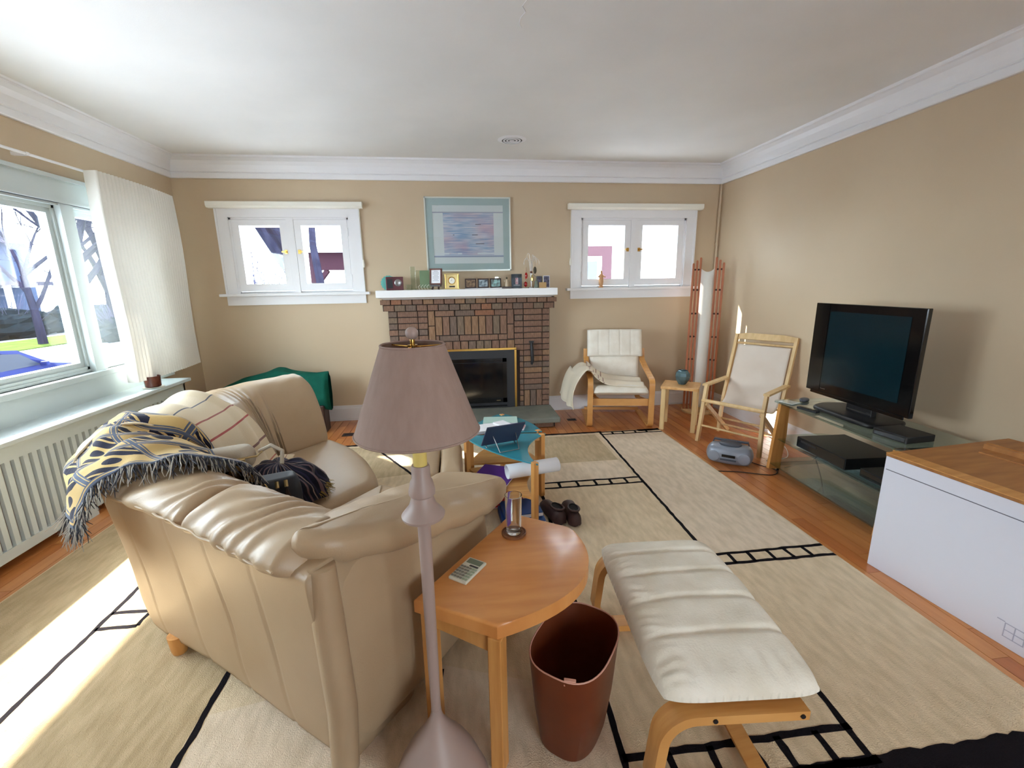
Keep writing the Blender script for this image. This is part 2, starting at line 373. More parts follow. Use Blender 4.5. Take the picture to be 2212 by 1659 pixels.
INV = {}
def setp(o, label=None, cat=None, group=None, kind=None):
    if label: o['label'] = label
    if cat: o['category'] = cat
    if group: o['group'] = group
    if kind: o['kind'] = kind
    return o
def thing(name, label, cat, loc=(0, 0, 0), rz=0, group=None, kind=None):
    o = bpy.data.objects.new(name, None); C.objects.link(o); o.location = loc; o.rotation_euler = (0, 0, rz); o.empty_display_size = .1
    INV[o.name] = (Matrix.Translation(Vector(loc)) @ Matrix.Rotation(rz, 4, 'Z')).inverted()
    return setp(o, label, cat, group, kind)
def obj(name, bm, m, parent=None, smooth=False, world=False, label=None, solid=0, sub=0, bevel=0):
    """one mesh object; world=True: bm is in world space although the parent is placed"""
    bmesh.ops.recalc_face_normals(bm, faces=bm.faces[:])
    me = bpy.data.meshes.new(name); bm.to_mesh(me); bm.free()
    if world and parent is not None:
        r = parent
        while r.parent: r = r.parent
        me.transform(INV[r.name])
    o = bpy.data.objects.new(name, me); C.objects.link(o); me.materials.append(M[m] if isinstance(m, str) else m)
    if smooth:
        for p in me.polygons: p.use_smooth = True
        if smooth != 'all':
            try: me.set_sharp_from_angle(angle=math.radians(40))
            except Exception: pass
    if parent is not None: o.parent = parent
    if label: o['label'] = label
    if solid: md = o.modifiers.new('solid', 'SOLIDIFY'); md.thickness = solid; md.offset = 0
    if bevel: md = o.modifiers.new('bevel', 'BEVEL'); md.width = bevel; md.segments = 2; md.limit_method = 'ANGLE'
    if sub: md = o.modifiers.new('sub', 'SUBSURF'); md.levels = sub; md.render_levels = sub
    return o
def one(name, bm, m, label, cat, group=None, kind=None, **k):
    return setp(obj(name, bm, m, **k), label, cat, group, kind)
def B(*boxes, bev=0):
    bm = nb()
    for b in boxes: box(bm, *b, bev=bev)
    return bm
def share(name, me, parent, loc, rot=(0, 0, 0), sc=(1, 1, 1)):
    o = bpy.data.objects.new(name, me); C.objects.link(o); o.parent = parent; o.location = loc; o.rotation_euler = rot; o.scale = sc; return o
def text(name, s, size, mtx, m, parent, ext=.0006):
    cu = bpy.data.curves.new(name, 'FONT'); cu.body = s; cu.size = size; cu.extrude = ext; cu.align_x = 'CENTER'; cu.align_y = 'CENTER'
    t = bpy.data.objects.new(name, cu); C.objects.link(t); dg = bpy.context.evaluated_depsgraph_get(); me = bpy.data.meshes.new_from_object(t.evaluated_get(dg))
    C.objects.unlink(t); bpy.data.objects.remove(t); me.transform(mtx)
    r = parent
    while r.parent: r = r.parent
    me.transform(INV[r.name]); me.materials.clear(); me.materials.append(M[m]); o = bpy.data.objects.new(name, me); C.objects.link(o); o.parent = parent; return o

XL, XR, YB, YR, ZC = -2.74, 3.07, 5.09, -2.6, 2.76
# ------------------------------------------------------------------ room shell
fl = thing('floor', 'warm brown strip hardwood floor around the pale rug', 'floor', kind='structure')
obj('subfloor', B((XL-.2, XR+.2, YR-.2, YB+.2, -.2, -.012)), 'floor_base', fl)
PW = .083
pm = []
for k in 'abc':
    for ln in (.55, .95, 1.3):
        bm = B((.0015, PW-.0015, 0, ln-.002, -.012, 0)); me = bpy.data.meshes.new('plank'); bm.to_mesh(me); bm.free(); me.materials.append(M['plank_'+k]); pm.append((ln, me))
random.seed(3)
nx = int((XR-XL)/PW)
for i in range(nx+1):
    x = XL + i*PW
    if x > 1.95 or x < -2.2: y = -.6
    else: y = 3.9
    y += random.choice((0, -.25, -.4, .1)) if y < 1 else -random.random()*.3
    if not (x > 1.95 or x < -2.2): y = min(y, 4.0)
    while y < YB:
        ln, me = random.choice(pm); share('plank', me, fl, (x, y, 0)); y += ln
obj('floor_near', B((XL, XR, YR, -.9, -.012, -.001)), 'plank_b', fl)
one('ceiling', B((XL-.2, XR+.2, YR-.2, YB+.2, ZC, ZC+.15)), 'ceiling', 'matt white plaster ceiling over the whole room', 'ceiling', kind='structure')
crack = nb()
tube(crack, [(.375+.012*math.sin(i*2.3), 2.15+.045*i, ZC-.0005) for i in range(10)], .002, 4)
W2 = (-2.26, -1.08, 1.44, 2.20); W3 = (1.42, 2.66, 1.44, 2.20)   # wall openings x0,x1,z0,z1
def holed(x0, x1, z0, z1, holes, fn):
    xs = x0
    for h in holes:
        fn(xs, h[0], z0, z1); fn(h[0], h[1], z0, h[2]); fn(h[0], h[1], h[3], z1); xs = h[1]
    fn(xs, x1, z0, z1)
bm = nb(); holed(XL-.2, XR+.2, 0, ZC, (W2, W3), lambda a, b, c, d: box(bm, a, b, YB, YB+.26, c, d))
one('wall_back', bm, 'wall', 'tan wall behind the brick fireplace with two small windows', 'wall', kind='structure')
W1 = (.85, 4.42, .9, 2.12)
bm = nb(); holed(YR, YB, 0, ZC, (W1,), lambda a, b, c, d: box(bm, XL-.22, XL, a, b, c, d))
one('wall_left', bm, 'wall', 'tan wall around the large street window', 'wall', kind='structure')
one('wall_right', B((XR, XR+.2, YR, YB, 0, ZC)), 'wall', 'long plain tan wall behind the television', 'wall', kind='structure')
RW = ((.75, 1.2, .7, 1.9), (1.35, 1.85, .7, 1.9), (2.0, 2.6, .9, 1.9))  # third opening is added in the unseen wall for more fill light
bm = nb(); holed(XL-.2, XR+.2, 0, ZC, RW, lambda a, b, c, d: box(bm, a, b, YR-.2, YR, c, d))
one('wall_rear', bm, 'wall', 'tan wall with two window openings and one added for light behind the viewer', 'wall', kind='structure')
# crown moulding profile (distance from wall, z)
CP = [(0, 2.565), (.022, 2.565), (.026, 2.572), (.026, 2.612), (.020, 2.620), (.030, 2.626), (.034, 2.65), (.045, 2.685), (.065, 2.718), (.095, 2.738), (.112, 2.742), (.112, 2.75), (.120, ZC), (0, ZC)]
def crown(name, label, p0, p1, inward):
    bm = nb(); a = Vector(p0); b = Vector(p1); n = Vector(inward)
    r = [[bm.verts.new(Vector((q.x, q.y, z)) + n*d + t*d) for d, z in CP] for q, t in ((a, (b-a).normalized()), (b, (a-b).normalized()))]
    k = len(CP)
    for i in range(k): bm.faces.new((r[0][i], r[0][(i+1) % k], r[1][(i+1) % k], r[1][i]))
    bm.faces.new(r[0][::-1]); bm.faces.new(r[1])
    one(name, bm, 'trim', label, 'crown moulding', kind='structure')
crown('trim_1', 'white crown moulding along the fireplace wall', (XL, YB, 0), (XR, YB, 0), (0, -1, 0))
crown('trim_2', 'white crown moulding above the street window', (XL, YR, 0), (XL, YB, 0), (1, 0, 0))
crown('trim_3', 'white crown moulding above the television wall', (XR, YR, 0), (XR, YB, 0), (-1, 0, 0))
one('trim_4', crack, 'trim', 'thin pale crack line in the ceiling plaster', 'ceiling crack', kind='structure')
def baseb(name, label, b0, b1, ax):
    bm = nb(); x0, y0 = b0; x1, y1 = b1
    for t, z0, z1 in ((.016, .0, .15), (.024, 0, .02), (.011, .15, .175), (.02, .128, .142)):
        if ax == 'back': box(bm, x0, x1, YB-t, YB, z0, z1)
        elif ax == 'right': box(bm, XR-t, XR, y0, y1, z0, z1)
        else: box(bm, XL, XL+t, y0, y1, z0, z1)
    one(name, bm, 'trim', label, 'baseboard', kind='structure')
baseb('baseboard_back_left', 'white baseboard between radiator cover and fireplace', (XL, 0), (-.735, 0), 'back')
baseb('baseboard_back_right', 'white baseboard behind the cream armchair', (1.045, 0), (XR-.02, 0), 'back')
baseb('baseboard_right', 'white baseboard below the television wall', (0, YR), (0, YB-.02), 'right')
baseb('baseboard_left', 'white baseboard in the corner past the radiator cover', (0, 4.45), (0, YB-.02), 'left')

# ------------------------------------------------------------------ small casement windows
def casement(name, label, Wn, flip):
    x0, x1, z0, z1 = Wn; t = thing(name, label, 'window', ((x0+x1)/2, YB, z0), kind='structure'); cs = .115
    bm = nb()
    box(bm, x0-cs, x0, YB-.022, YB, z0, z1+.09); box(bm, x1, x1+cs, YB-.022, YB, z0, z1+.09)
    box(bm, x0, x1, YB-.022, YB, z1, z1+.09)
    box(bm, x0-cs, x0-cs+.02, YB-.03, YB-.02, z0, z1+.09); box(bm, x1+cs-.02, x1+cs, YB-.03, YB-.02, z0, z1+.09)
    obj('casing', bm, 'trim', t, world=True)
    obj('stool', B((x0-cs-.05, x1+cs+.05, YB-.075, YB+.03, z0-.028, z0), bev=.004), 'trim', t, world=True)
    obj('apron', B((x0-cs, x1+cs, YB-.02, YB, z0-.12, z0-.028)), 'trim', t, world=True)
    bm = nb(); xm = (x0+x1)/2
    box(bm, xm-.035, xm+.035, YB-.005, YB+.2, z0, z1)
    box(bm, x0, x1, YB+.02, YB+.26, z0-.0, z0+.02); box(bm, x0, x0+.02, YB, YB+.26, z0, z1); box(bm, x1-.02, x1, YB, YB+.26, z0, z1); box(bm, x0, x1, YB, YB+.26, z1-.02, z1)
    obj('jamb', bm, 'trim', t, world=True)
    for s, (a, b) in enumerate(((x0+.022, xm-.037), (xm+.037, x1-.022))):
        bm = nb(); q = .068; za, zb = z0+.022, z1-.022
        box(bm, a, a+q, YB+.0, YB+.035, za, zb); box(bm, b-q, b, YB+.0, YB+.035, za, zb)
        box(bm, a+q, b-q, YB+.0, YB+.035, za, za+.075); box(bm, a+q, b-q, YB+.0, YB+.035, zb-.055, zb)
        sh = obj('sash', bm, 'trim', t, world=True)
        obj('pane', B((a+q, b-q, YB+.016, YB+.020, za+.075, zb-.055)), 'pane', sh, world=True)
        # outer storm frame
        bm = nb(); e = .05
        box(bm, a, a+e, YB+.18, YB+.21, za, zb); box(bm, b-e, b, YB+.18, YB+.21, za, zb); box(bm, a+e, b-e, YB+.18, YB+.21, za, za+e); box(bm, a+e, b-e, YB+.18, YB+.21, zb-e, zb)
        obj('storm_frame', bm, 'trim', t, world=True)
        lx = b-.03 if s == 0 else a+.03; zl = (za+zb)/2+.04
        bm = nb(); box(bm, lx-.014, lx+.014, YB-.008, YB, zl-.02, zl+.02); box(bm, lx-.006, lx+.006, YB-.03, YB-.006, zl-.006, zl+.006)
        box(bm, lx-(.035 if s == 0 else -.0), lx+(.0 if s == 0 else .035), YB-.034, YB-.026, zl-.007, zl+.007)
        obj('latch', bm, 'brass', sh, world=True, label='brass window latch')
        hx = a-.004 if s == 0 else b+.004
        for zz in (za+.12, zb-.12):
            bm = nb(); tube(bm, [(hx, YB-.006, zz-.04), (hx, YB-.006, zz+.04)], .006, 8); obj('hinge', bm, 'trim', sh, world=True)
    bl = thing('roller_blind', 'cream rolled-up blind cassette above the ' + ('left' if not flip else 'right') + ' small window', 'blind', (xm, YB, z1+.09))
    prof = [(-.022, .0), (-.07, .004), (-.085, .02), (-.085, .055), (-.08, .062), (-.022, .062)]
    bm = nb(); r = [[bm.verts.new((x, YB+d, z1+.082+z)) for d, z in prof] for x in (x0-cs-.045, x1+cs+.045)]
    for i in range(len(prof)): bm.faces.new((r[0][i], r[0][(i+1) % len(prof)], r[1][(i+1) % len(prof)], r[1][i]))
    bm.faces.new(r[0]); bm.faces.new(r[1][::-1]); obj('cassette', bm, 'cream_trim', bl, world=True)
    cx = x1+cs+.008 if not flip else x0-cs-.008
    bm = nb(); tube(bm, [(cx, YB-.035, z1+.09), (cx, YB-.035, z0+.33)], .0022, 6); obj('cord', bm, 'cream_trim', bl, world=True)
    bm = nb(); lathe(bm, [(0, 0), (.009, .005), (.012, .03), (.007, .075), (.003, .085), (0, .085)], 10, (cx, YB-.035, z0+.25)); obj('cord_pull', bm, 'cream_trim', bl, smooth=True, world=True)
casement('window_2', 'white two-sash casement window left of the fireplace', W2, False)
casement('window_3', 'white two-sash casement window right of the fireplace', W3, True)

# ------------------------------------------------------------------ street window
t = thing('window_1', 'large white picture window onto the street above the radiator cover', 'window', (XL, 2.6, .9), kind='structure')
y0, y1, z0, z1 = W1
bm = nb()
box(bm, XL, XL+.022, y0-.14, y1+.14, z1-.02, z1+.16); box(bm, XL, XL+.045, y0-.17, y1+.17, z1+.135, z1+.16); box(bm, XL, XL+.03, y0-.14, y1+.14, z1-.02, z1+.0)
box(bm, XL, XL+.022, y0-.14, y0, z0, z1); box(bm, XL, XL+.022, y1, y1+.14, z0, z1)
obj('casing', bm, 'trim_dimmed', t, world=True)
obj('sill', B((XL-.2, XL+.05, y0-.16, y1+.16, z0-.04, z0), bev=.004), 'trim_dimmed', t, world=True)
obj('apron', B((XL, XL+.03, y0-.14, y1+.14, .70, z0-.04)), 'trim_dimmed', t, world=True)
bm = nb()
box(bm, XL-.2, XL, y0, y1, z1-.035, z1); box(bm, XL-.2, XL, y0, y0+.035, z0, z1); box(bm, XL-.2, XL, y1-.035, y1, z0, z1)
for ym in (1.52, 3.735): box(bm, XL-.14, XL+.012, ym-.055, ym+.055, z0, z1)
box(bm, XL-.18, XL-.02, y0, y1, z0, z0+.02)
obj('frame', bm, 'trim_dimmed', t, world=True)
for a, b, fr in ((y0+.035, 1.465, .05), (1.575, 3.68, .055), (3.79, y1-.035, .05)):
    bm = nb(); xa, xb = XL-.10, XL-.045; za, zb = z0+.02, z1-.035
    box(bm, xa, xb, a, a+fr, za, zb); box(bm, xa, xb, b-fr, b, za, zb); box(bm, xa, xb, a+fr, b-fr, za, za+fr); box(bm, xa, xb, a+fr, b-fr, zb-fr, zb)
    box(bm, xb, xb+.015, a, a+.02, za, zb); box(bm, xb, xb+.015, b-.02, b, za, zb); box(bm, xb, xb+.015, a, b, za, za+.02); box(bm, xb, xb+.015, a, b, zb-.02, zb)
    sh = obj('sash', bm, 'trim_dimmed', t, world=True)
    obj('pane', B((XL-.078, XL-.073, a+fr, b-fr, za+fr, zb-fr)), 'pane', sh, world=True)
# roof overhang outside, shading the upper part of the window
one('roof_overhang', B((XL-1.05, XL-.22, YR, YB+.6, 2.86, 3.0)), 'trim', 'white roof overhang outside above the street window', 'roof', kind='structure')

# ------------------------------------------------------------------ fireplace
FY = 4.88
fp = thing('fireplace', 'brown brick fireplace with white mantel and black gas insert', 'fireplace', (.155, FY, 0))
FX0, FX1 = -.722, 1.028
IX0, IX1, IZ0, IZ1 = -.31, .632, .13, .795       # insert opening
bm = nb(); box(bm, FX0+.004, FX1-.004, FY+.012, YB-.001, .0, 1.36); box(bm, FX0-.04, FX1+.04, FY-.035, YB-.001, 1.235, 1.36)
obj('mortar_core', bm, 'mortar', fp, world=True)
random.seed(11); G = .009; bricks = {}
def brick(x0, x1, z0, z1, y=FY, d=.10):
    k = random.choices(range(6), (6, 5, 2, 3, .6, 1))[0]
    key = (round(x1-x0, 2), round(z1-z0, 2), k)
    if key not in bricks:
        b = B((-(x1-x0-G)/2, (x1-x0-G)/2, 0, .10, -(z1-z0-G)/2, (z1-z0-G)/2), bev=.003)
        me = bpy.data.meshes.new('brick'); b.to_mesh(me); b.free(); me.materials.append(M['brick_%d' % k]); bricks[key] = me
    yo = y - random.random()*.006
    share('brick', bricks[key], fp, ((x0+x1)/2-.155, yo-FY, (z0+z1)/2))
# corbel courses
n = 17
for i in range(n): brick(FX0-.062+i*(1.874/n), FX0-.062+(i+1)*(1.874/n), 1.30, 1.357, FY-.075)
x = FX0-.035
for i in range(16):
    d = 1.82/16; brick(x, x+d, 1.232, 1.30, FY-.045); x += d
ch = .0655; top = 1.232
rows = [(top-(i+1)*ch, top-i*ch) for i in range(17)]
for i, (a, b) in enumerate(rows):
    if a < .125: a = .125
    if b-a < .02: continue
    low = i >= 14
    # right pier: the inner narrow strip beside the insert, stretcher, header
    brick(.94, FX1, a, b)
    brick(FX0, FX0+.098, a, b)
    if not low: brick(.73, .94, a, b); brick(FX0+.098, FX0+.312, a, b)
    if i < 5:
        brick(.625, .73, a, b); brick(FX0+.312, FX0+.415, a, b)
    else:
        brick(max(IX1+.045, .68) if b < .8 else .63, .73, a, b)
        brick(FX0+.312, FX0+.395, a, b) if b < .8 else brick(FX0+.312, FX0+.415, a, b)
for s in range(3):
    for x0 in (.73, FX0+.098): brick(x0+s*.0703, x0+(s+1)*.0703, .125, rows[13][0])
# framed soldier panel
for i in range(2):
    z = rows[0][1]-i*.164
    brick(FX0+.415, FX0+.49, z-.164, z); brick(.548, .625, z-.164, z)
px0, px1 = FX0+.49, .548
x = px0
for d in (.215, .215, .215, px1-px0-.645): brick(x, x+d, rows[0][0], rows[0][1]); x += d
for i in range(10): d = (px1-px0)/10; brick(px0+i*d, px0+(i+1)*d, rows[0][0]-.205, rows[0][0], FY+.006)
zz = rows[0][0]-.205
x = px0
for d in (.04, .215, .215, .215, px1-px0-.685): brick(x, x+d, zz-.066, zz); x += d
x = FX0+.415
for i in range(11): d = (.63-x)/(11-i); brick(x, x+d, .80, zz-.066-.0 if i % 1 == 0 else zz); x += d
# mantel shelf
mx0, mx1, mf = -.803, 1.076, 4.715
prof = [(mf, 1.452), (mf, 1.375), (mf+.004, 1.372), (mf+.012, 1.366), (mf+.06, 1.357), (YB-.001, 1.357), (YB-.001, 1.452)]
bm = nb(); box(bm, mx0, mx1, mf, YB-.001, 1.378, 1.452, bev=.004)
p2 = [(-.02, 1.378), (.012, 1.372), (.055, 1.362), (.075, 1.357)]
lo = [[(mx0+d, mf+d, z), (mx1-d, mf+d, z), (mx1-d, YB-.001, z), (mx0+d, YB-.001, z)] for d, z in ((.004, 1.378), (.02, 1.374), (.045, 1.366), (.062, 1.357))]
V = [[bm.verts.new(p) for p in r] for r in lo]
for a, b in zip(V, V[1:]):
    for k in range(4): bm.faces.new((a[k], a[(k+1) % 4], b[(k+1) % 4], b[k]))
bm.faces.new(V[-1])
obj('mantel_shelf', bm, 'trim', fp, world=True, label='white painted mantel shelf')
h = obj('hearth_slab', B((FX0-.02, 1.04, 4.37, FY+.02, .068, .125), bev=.012), 'slate', fp, world=True, label='grey stone hearth slab')
for i in range(8): brick(FX0+.0+i*.2135, FX0+.0+(i+1)*.2135, .0, .068, 4.44, .1)
obj('hearth_core', B((FX0+.01, 1.0, 4.47, FY+.02, 0, .068)), 'mortar', fp, world=True)
# insert
ins = obj('insert', B((IX0, IX1, FY-.018, FY+.02, IZ0, IZ1)), 'black_metal', fp, world=True, label='black gas fire insert')
bm = nb(); q = .02
box(bm, IX0-.012, IX1+.012, FY-.03, FY-.004, IZ1-.008, IZ1+.014); box(bm, IX0-.012, IX0+.010, FY-.03, FY-.004, IZ0, IZ1); box(bm, IX1-.010, IX1+.012, FY-.03, FY-.004, IZ0, IZ1)
obj('brass_surround', bm, 'brass', ins, world=True, label='polished brass surround')
bm = nb(); a, b, c, d = IX0+.10, IX1-.10, IZ0+.06, IZ1-.10
box(bm, a, a+.045, FY-.028, FY-.016, c, d); box(bm, b-.045, b, FY-.028, FY-.016, c, d); box(bm, a, b, FY-.028, FY-.016, c, c+.05); box(bm, a, b, FY-.028, FY-.016, d-.04, d)
box(bm, a+.045, b-.045, FY-.034, FY-.02, d-.062, d-.045)
obj('door_frame', bm, 'black_gloss', ins, world=True)
obj('door_glass', B((a+.045, b-.045, FY-.022, FY-.017, c+.05, d-.062)), 'dark_glass', ins, world=True)
obj('badge', B((b-.12, b-.075, FY-.0295, FY-.028, c+.022, c+.026)), 'gold', ins, world=True)
obj('louvre', B((a, b, FY-.024, FY-.016, IZ0+.012, IZ0+.028)), 'black_gloss', ins, world=True)
hk = nb(); tube(hk, [(.815, FY-.03, .86), (.815, FY-.045, .80), (.822, FY-.045, .66), (.818, FY-.03, .615)], [.014, .02, .018, .012], 8); box(hk, .79, .84, FY-.03, FY-.005, .855, .875)
obj('iron_hook', hk, 'black_metal', fp, smooth=True, world=True, label='black iron tool hanging on the bricks')

# ------------------------------------------------------------------ rug
RX0, RX1, RY0, RY1 = -2.29, 2.035, .86, 4.19
rg = thing('rug', 'large cream and tan rug with black line and ladder pattern', 'rug', (0, 2.5, 0))
obj('pile', B((RX0, RX1, RY0, RY1, .0005, .008), bev=.003), 'rug_cream', rg, world=True)
ZR = .0085
def patch(x0, x1, y0, y1, m, poly=None):
    bm = nb(); prism(bm, poly or [(x0, y0), (x1, y0), (x1, y1), (x0, y1)], .006, ZR); obj('pile_field', bm, m, rg, world=True)
patch(.53, 1.33, 3.45, 4.11, 'rug_tan')
patch(.53, 1.33, 3.1, 3.45, 'rug_light')
patch(1.36, 2.02, 2.07, 4.09, 'rug_light')
patch(0, 0, 0, 0, 'rug_tan', [(-2.28, 4.12), (-2.28, 2.3), (-1.7, 2.3), (-1.7, 3.2), (-.42, 3.43), (-.85, 4.12)])
patch(-2.28, -1.7, .98, 2.3, 'rug_tan')
patch(-1.66, -.97, .98, 2.6, 'rug_tan')
patch(0, 0, 0, 0, 'rug_light', [(-.94, .98), (.48, .98), (.5, 1.3), (-.2, 1.55), (-.94, 1.42)])
def wob(x, y): return .006*noise.noise(Vector((x*14, y*14, 0)))
LB = nb()
def line(x0, y0, x1, y1, wd=.022):
    n = max(2, int(math.hypot(x1-x0, y1-y0)/.03)); d = Vector((x1-x0, y1-y0)).normalized(); s = Vector((-d.y, d.x)); last = None
    for i in range(n+1):
        p = Vector((x0+(x1-x0)*i/n, y0+(y1-y0)*i/n)); o = wob(p.x, p.y); wv = wd*(1+.35*noise.noise(Vector((p.x*40, p.y*40, 3))))
        a, b = p+s*(wv/2+o), p-s*(wv/2-o)
        cur = [LB.verts.new((a.x, a.y, ZR+.001)), LB.verts.new((b.x, b.y, ZR+.001)), LB.verts.new((b.x, b.y, .004)), LB.verts.new((a.x, a.y, .004))]
        if last:
            for k in range(4): LB.faces.new((last[k], last[(k+1) % 4], cur[(k+1) % 4], cur[k]))
        else: LB.faces.new(cur)
        last = cur
    LB.faces.new(last[::-1])
def ladder(x0, x1, ya, yb, rungs, wd=.02):
    line(x0, ya, x1, ya, wd); line(x0, yb, x1, yb, wd)
    for r in rungs: line(r, ya, r, yb, wd)
line(1.40, 4.17, 1.335, 2.0, .02); line(1.335, 2.0, 1.255, .98, .022)
line(.57, 3.1, .47, 1.04, .022)
ladder(1.39, 2.03, 4.095, 4.165, (1.52, 1.63, 1.76, 1.88)); line(1.8, 4.165, 2.03, 4.165, .05)
line(RX0+.02, 4.178, 1.42, 4.178, .035)
ladder(.57, 1.355, 3.0, 3.09, (.72, .86, 1.0, 1.12, 1.24))
ladder(1.335, 2.03, 1.965, 2.055, (1.45, 1.56, 1.68, 1.79, 1.9))
ladder(.47, 1.275, .965, 1.075, (.62, .76, .90, 1.0, 1.14), .024)
line(-.85, 4.15, -.40, 3.40, .02)
line(-1.675, 4.1, -1.675, .95, .02); line(-.957, 2.6, -.957, .95, .022)
ladder(-1.675, -1.50, 1.93, 2.03, ()); line(-1.50, 1.93, -1.50, 2.1, .018)
line(-.12, 1.5, -.15, .95, .02)
line(RX0, .92, RX1, .92, .12)
obj('line_pattern', LB, 'rug_black', rg, world=True, label='black woven lines')

# ------------------------------------------------------------------ sofa
SO = thing('corner_sofa', 'beige leather corner sofa with wrinkled back cushions and wooden feet', 'sofa', (-.39, 1.11, 0), math.radians(53.13))
SM = Matrix.Translation((-.39, 1.11, 0)) @ Matrix.Rotation(math.radians(53.13), 4, 'Z')
ctrl = [(0, .0), (0, .35), (0, .8), (-.02, 1.12), (.0, 1.30), (.12, 1.47), (.36, 1.66), (.56, 1.84), (.74, 1.98), (.92, 2.03), (1.12, 2.03), (1.34, 2.03)]
def cr(P, t):
    n = len(P)-1; i = min(int(t*n), n-1); f = t*n-i
    g = lambda k: Vector(P[max(0, min(n, k))])
    a, b, c, d = g(i-1), g(i), g(i+1), g(i+2)
    return .5*((2*b)+(c-a)*f+(2*a-5*b+4*c-d)*f*f+(3*b-a-3*c+d)*f**3)
NP = 160; PATH = [cr(ctrl, i/NP) for i in range(NP+1)]
LEN = [0]
for a, b in zip(PATH, PATH[1:]): LEN.append(LEN[-1]+(b-a).length)
TOT = LEN[-1]
def onpath(s):
    s = max(0, min(TOT, s))
    k = 0
    while k < NP-1 and LEN[k+1] < s: k += 1
    f = (s-LEN[k])/max(1e-9, LEN[k+1]-LEN[k]); p = PATH[k].lerp(PATH[k+1], f)
    a = PATH[max(0, k-3)]; b = PATH[min(NP, k+4)]; d = (b-a).normalized()
    return p, Vector((d.y, -d.x))*1.0       # point and inward normal (+a side)
def slp(s, d, z):
    p, n = onpath(s); q = p + n*d
    k = max(0, min(1, (s-1.05)/.55)); k = k*k*(3-2*k); h = max(0, min(1, (z-.42)/.35)); return Vector((q.x, q.y, z+.05*k*h))
def interp(tab, t):
    n = len(tab)-1; return cr([(a, b, 0) for a, b in tab], t)
SEAMS = [.27, .53, .80, 1.09, 1.9, 2.35]
def loft(bm, s0, s1, sec, ns, nt, disp=None, taper=0, closed=True):
    """section (d,z) swept along the sofa back"""
    cs = [interp(sec+[sec[0]] if closed else sec, j/nt) for j in range(nt if closed else nt+1)]
    cen = Vector((sum(c.x for c in cs)/len(cs), sum(c.y for c in cs)/len(cs), 0)); rings = []
    for i in range(ns+1):
        u = i/ns; s = s0+(s1-s0)*u; k = 1
        if taper: e = min(u, 1-u)*(s1-s0); k = 1 if e > taper else .72+.28*math.sin(PI/2*e/taper)
        row = []
        for j, c in enumerate(cs):
            q = cen+(c-cen)*k; dd = disp(s, q, u, j/len(cs)) if disp else 0
            dv = (c-cen).normalized() if (c-cen).length > 1e-6 else Vector((0, 0, 0))
            row.append(bm.verts.new(slp(s, q.x+dv.x*dd, q.y+dv.y*dd)))
        rings.append(row)
    m = len(cs)
    for a, b in zip(rings, rings[1:]):
        for j in range(m if closed else m-1): bm.faces.new((a[j], a[(j+1) % m], b[(j+1) % m], b[j]))
    if closed: bm.faces.new(rings[0][::-1]); bm.faces.new(rings[-1])
def seamd(s, q, u, t):
    g = 0
    for k in SEAMS: g -= .007*math.exp(-((s-k)/.007)**2)
    return g + .004*math.sin(s*9)*math.sin(q.y*5)
SHELL = [(.022, .07), (.005, .18), (-.008, .36), (-.028, .55), (-.045, .70), (-.035, .76), (.06, .775), (.16, .755), (.24, .6), (.29, .4), (.30, .2), (.30, .07), (.2, .065)]
bm = nb(); loft(bm, .0, TOT, SHELL, 330, 52, seamd); obj('back_shell', bm, 'leather', SO, smooth='all')
def wr(seed, amp):
    def f(s, q, u, t):
        ph = 9*q.x+2.4*noise.noise(Vector((s*3, q.x*4, seed)))
        w_ = math.sin(s*62+ph*5+3*noise.noise(Vector((s*5, q.x*6+q.y*3, seed+5))))
        m_ = .5+.5*noise.noise(Vector((s*7, q.x*5, q.y*5+seed)))
        e = min(1, min(u, 1-u)*6)
        return amp*(w_*.55*m_*(1 if q.y > .7 else .35)) + .01*noise.noise(Vector((s*6, q.x*8, q.y*8+seed)))*e
    return f
TOPC = [(-.05, .735), (-.078, .752), (-.080, .778), (-.05, .806), (.0, .828), (.07, .838), (.15, .815), (.23, .74), (.30, .61), (.345, .48), (.35, .42), (.29, .43), (.20, .62), (.10, .735), (.0, .74)]
for s0, s1, am, sd in ((.055, .60, .017, 1), (.585, 1.16, .017, 2), (1.14, 1.95, .008, 3), (1.93, TOT+.0, .004, 4)):
    bm = nb(); loft(bm, s0, s1, TOPC, 170, 60, wr(sd*7, am), taper=.05); obj('back_cushion', bm, 'leather', SO, smooth='all')
# piping seam along the outer lip of the near cushions
bm = nb(); tube(bm, [slp(.09+i*.0105, -.079+.003*math.sin(i*.5), .768) for i in range(100)], .004, 6); obj('piping', bm, 'leather', SO, smooth=True)
# arm
bm = nb(); arm = [(-.005, .0), (.10, -.02), (.45, -.025), (.80, -.02), (.835, .03), (.835, .16), (.80, .21), (.02, .21)]
cushion(bm, arm, .07, .60, .03, zf=lambda x, y: (.165*(1-min(1, max(0, x)/.8))), n=4, puff=0, grow=True); obj('arm_body', bm, 'leather', SO, smooth='all')
bm = nb(); tube(bm, [(.005, .005, .075), (.012, -.004, .3), (.004, 0, .6), (.006, .004, .765)], [.04, .043, .043, .036], 16); obj('corner_post', bm, 'leather', SO, smooth=True)
def armn(v):
    return Vector((0, 0, .006*noise.noise(v*9)+.004*math.sin(v.x*40+6*noise.noise(v*4))*(1 if v.y < .0 else .3)))
bm = nb(); cushion(bm, [(-.045, .09), (.04, -.02), (.25, -.07), (.6, -.08), (.89, -.075), (.905, -.04), (.865, .15), (.82, .275), (.5, .265), (.2, .21)], .562, .672, .052, zf=lambda x, y: .19*(1-min(1, max(0, x)/.82))**1.2+.02*max(0, x-.75)/.1, n=6, puff=.016, nf=armn)
obj('arm_pillow', bm, 'leather', SO, smooth='all', label='soft padded leather armrest')
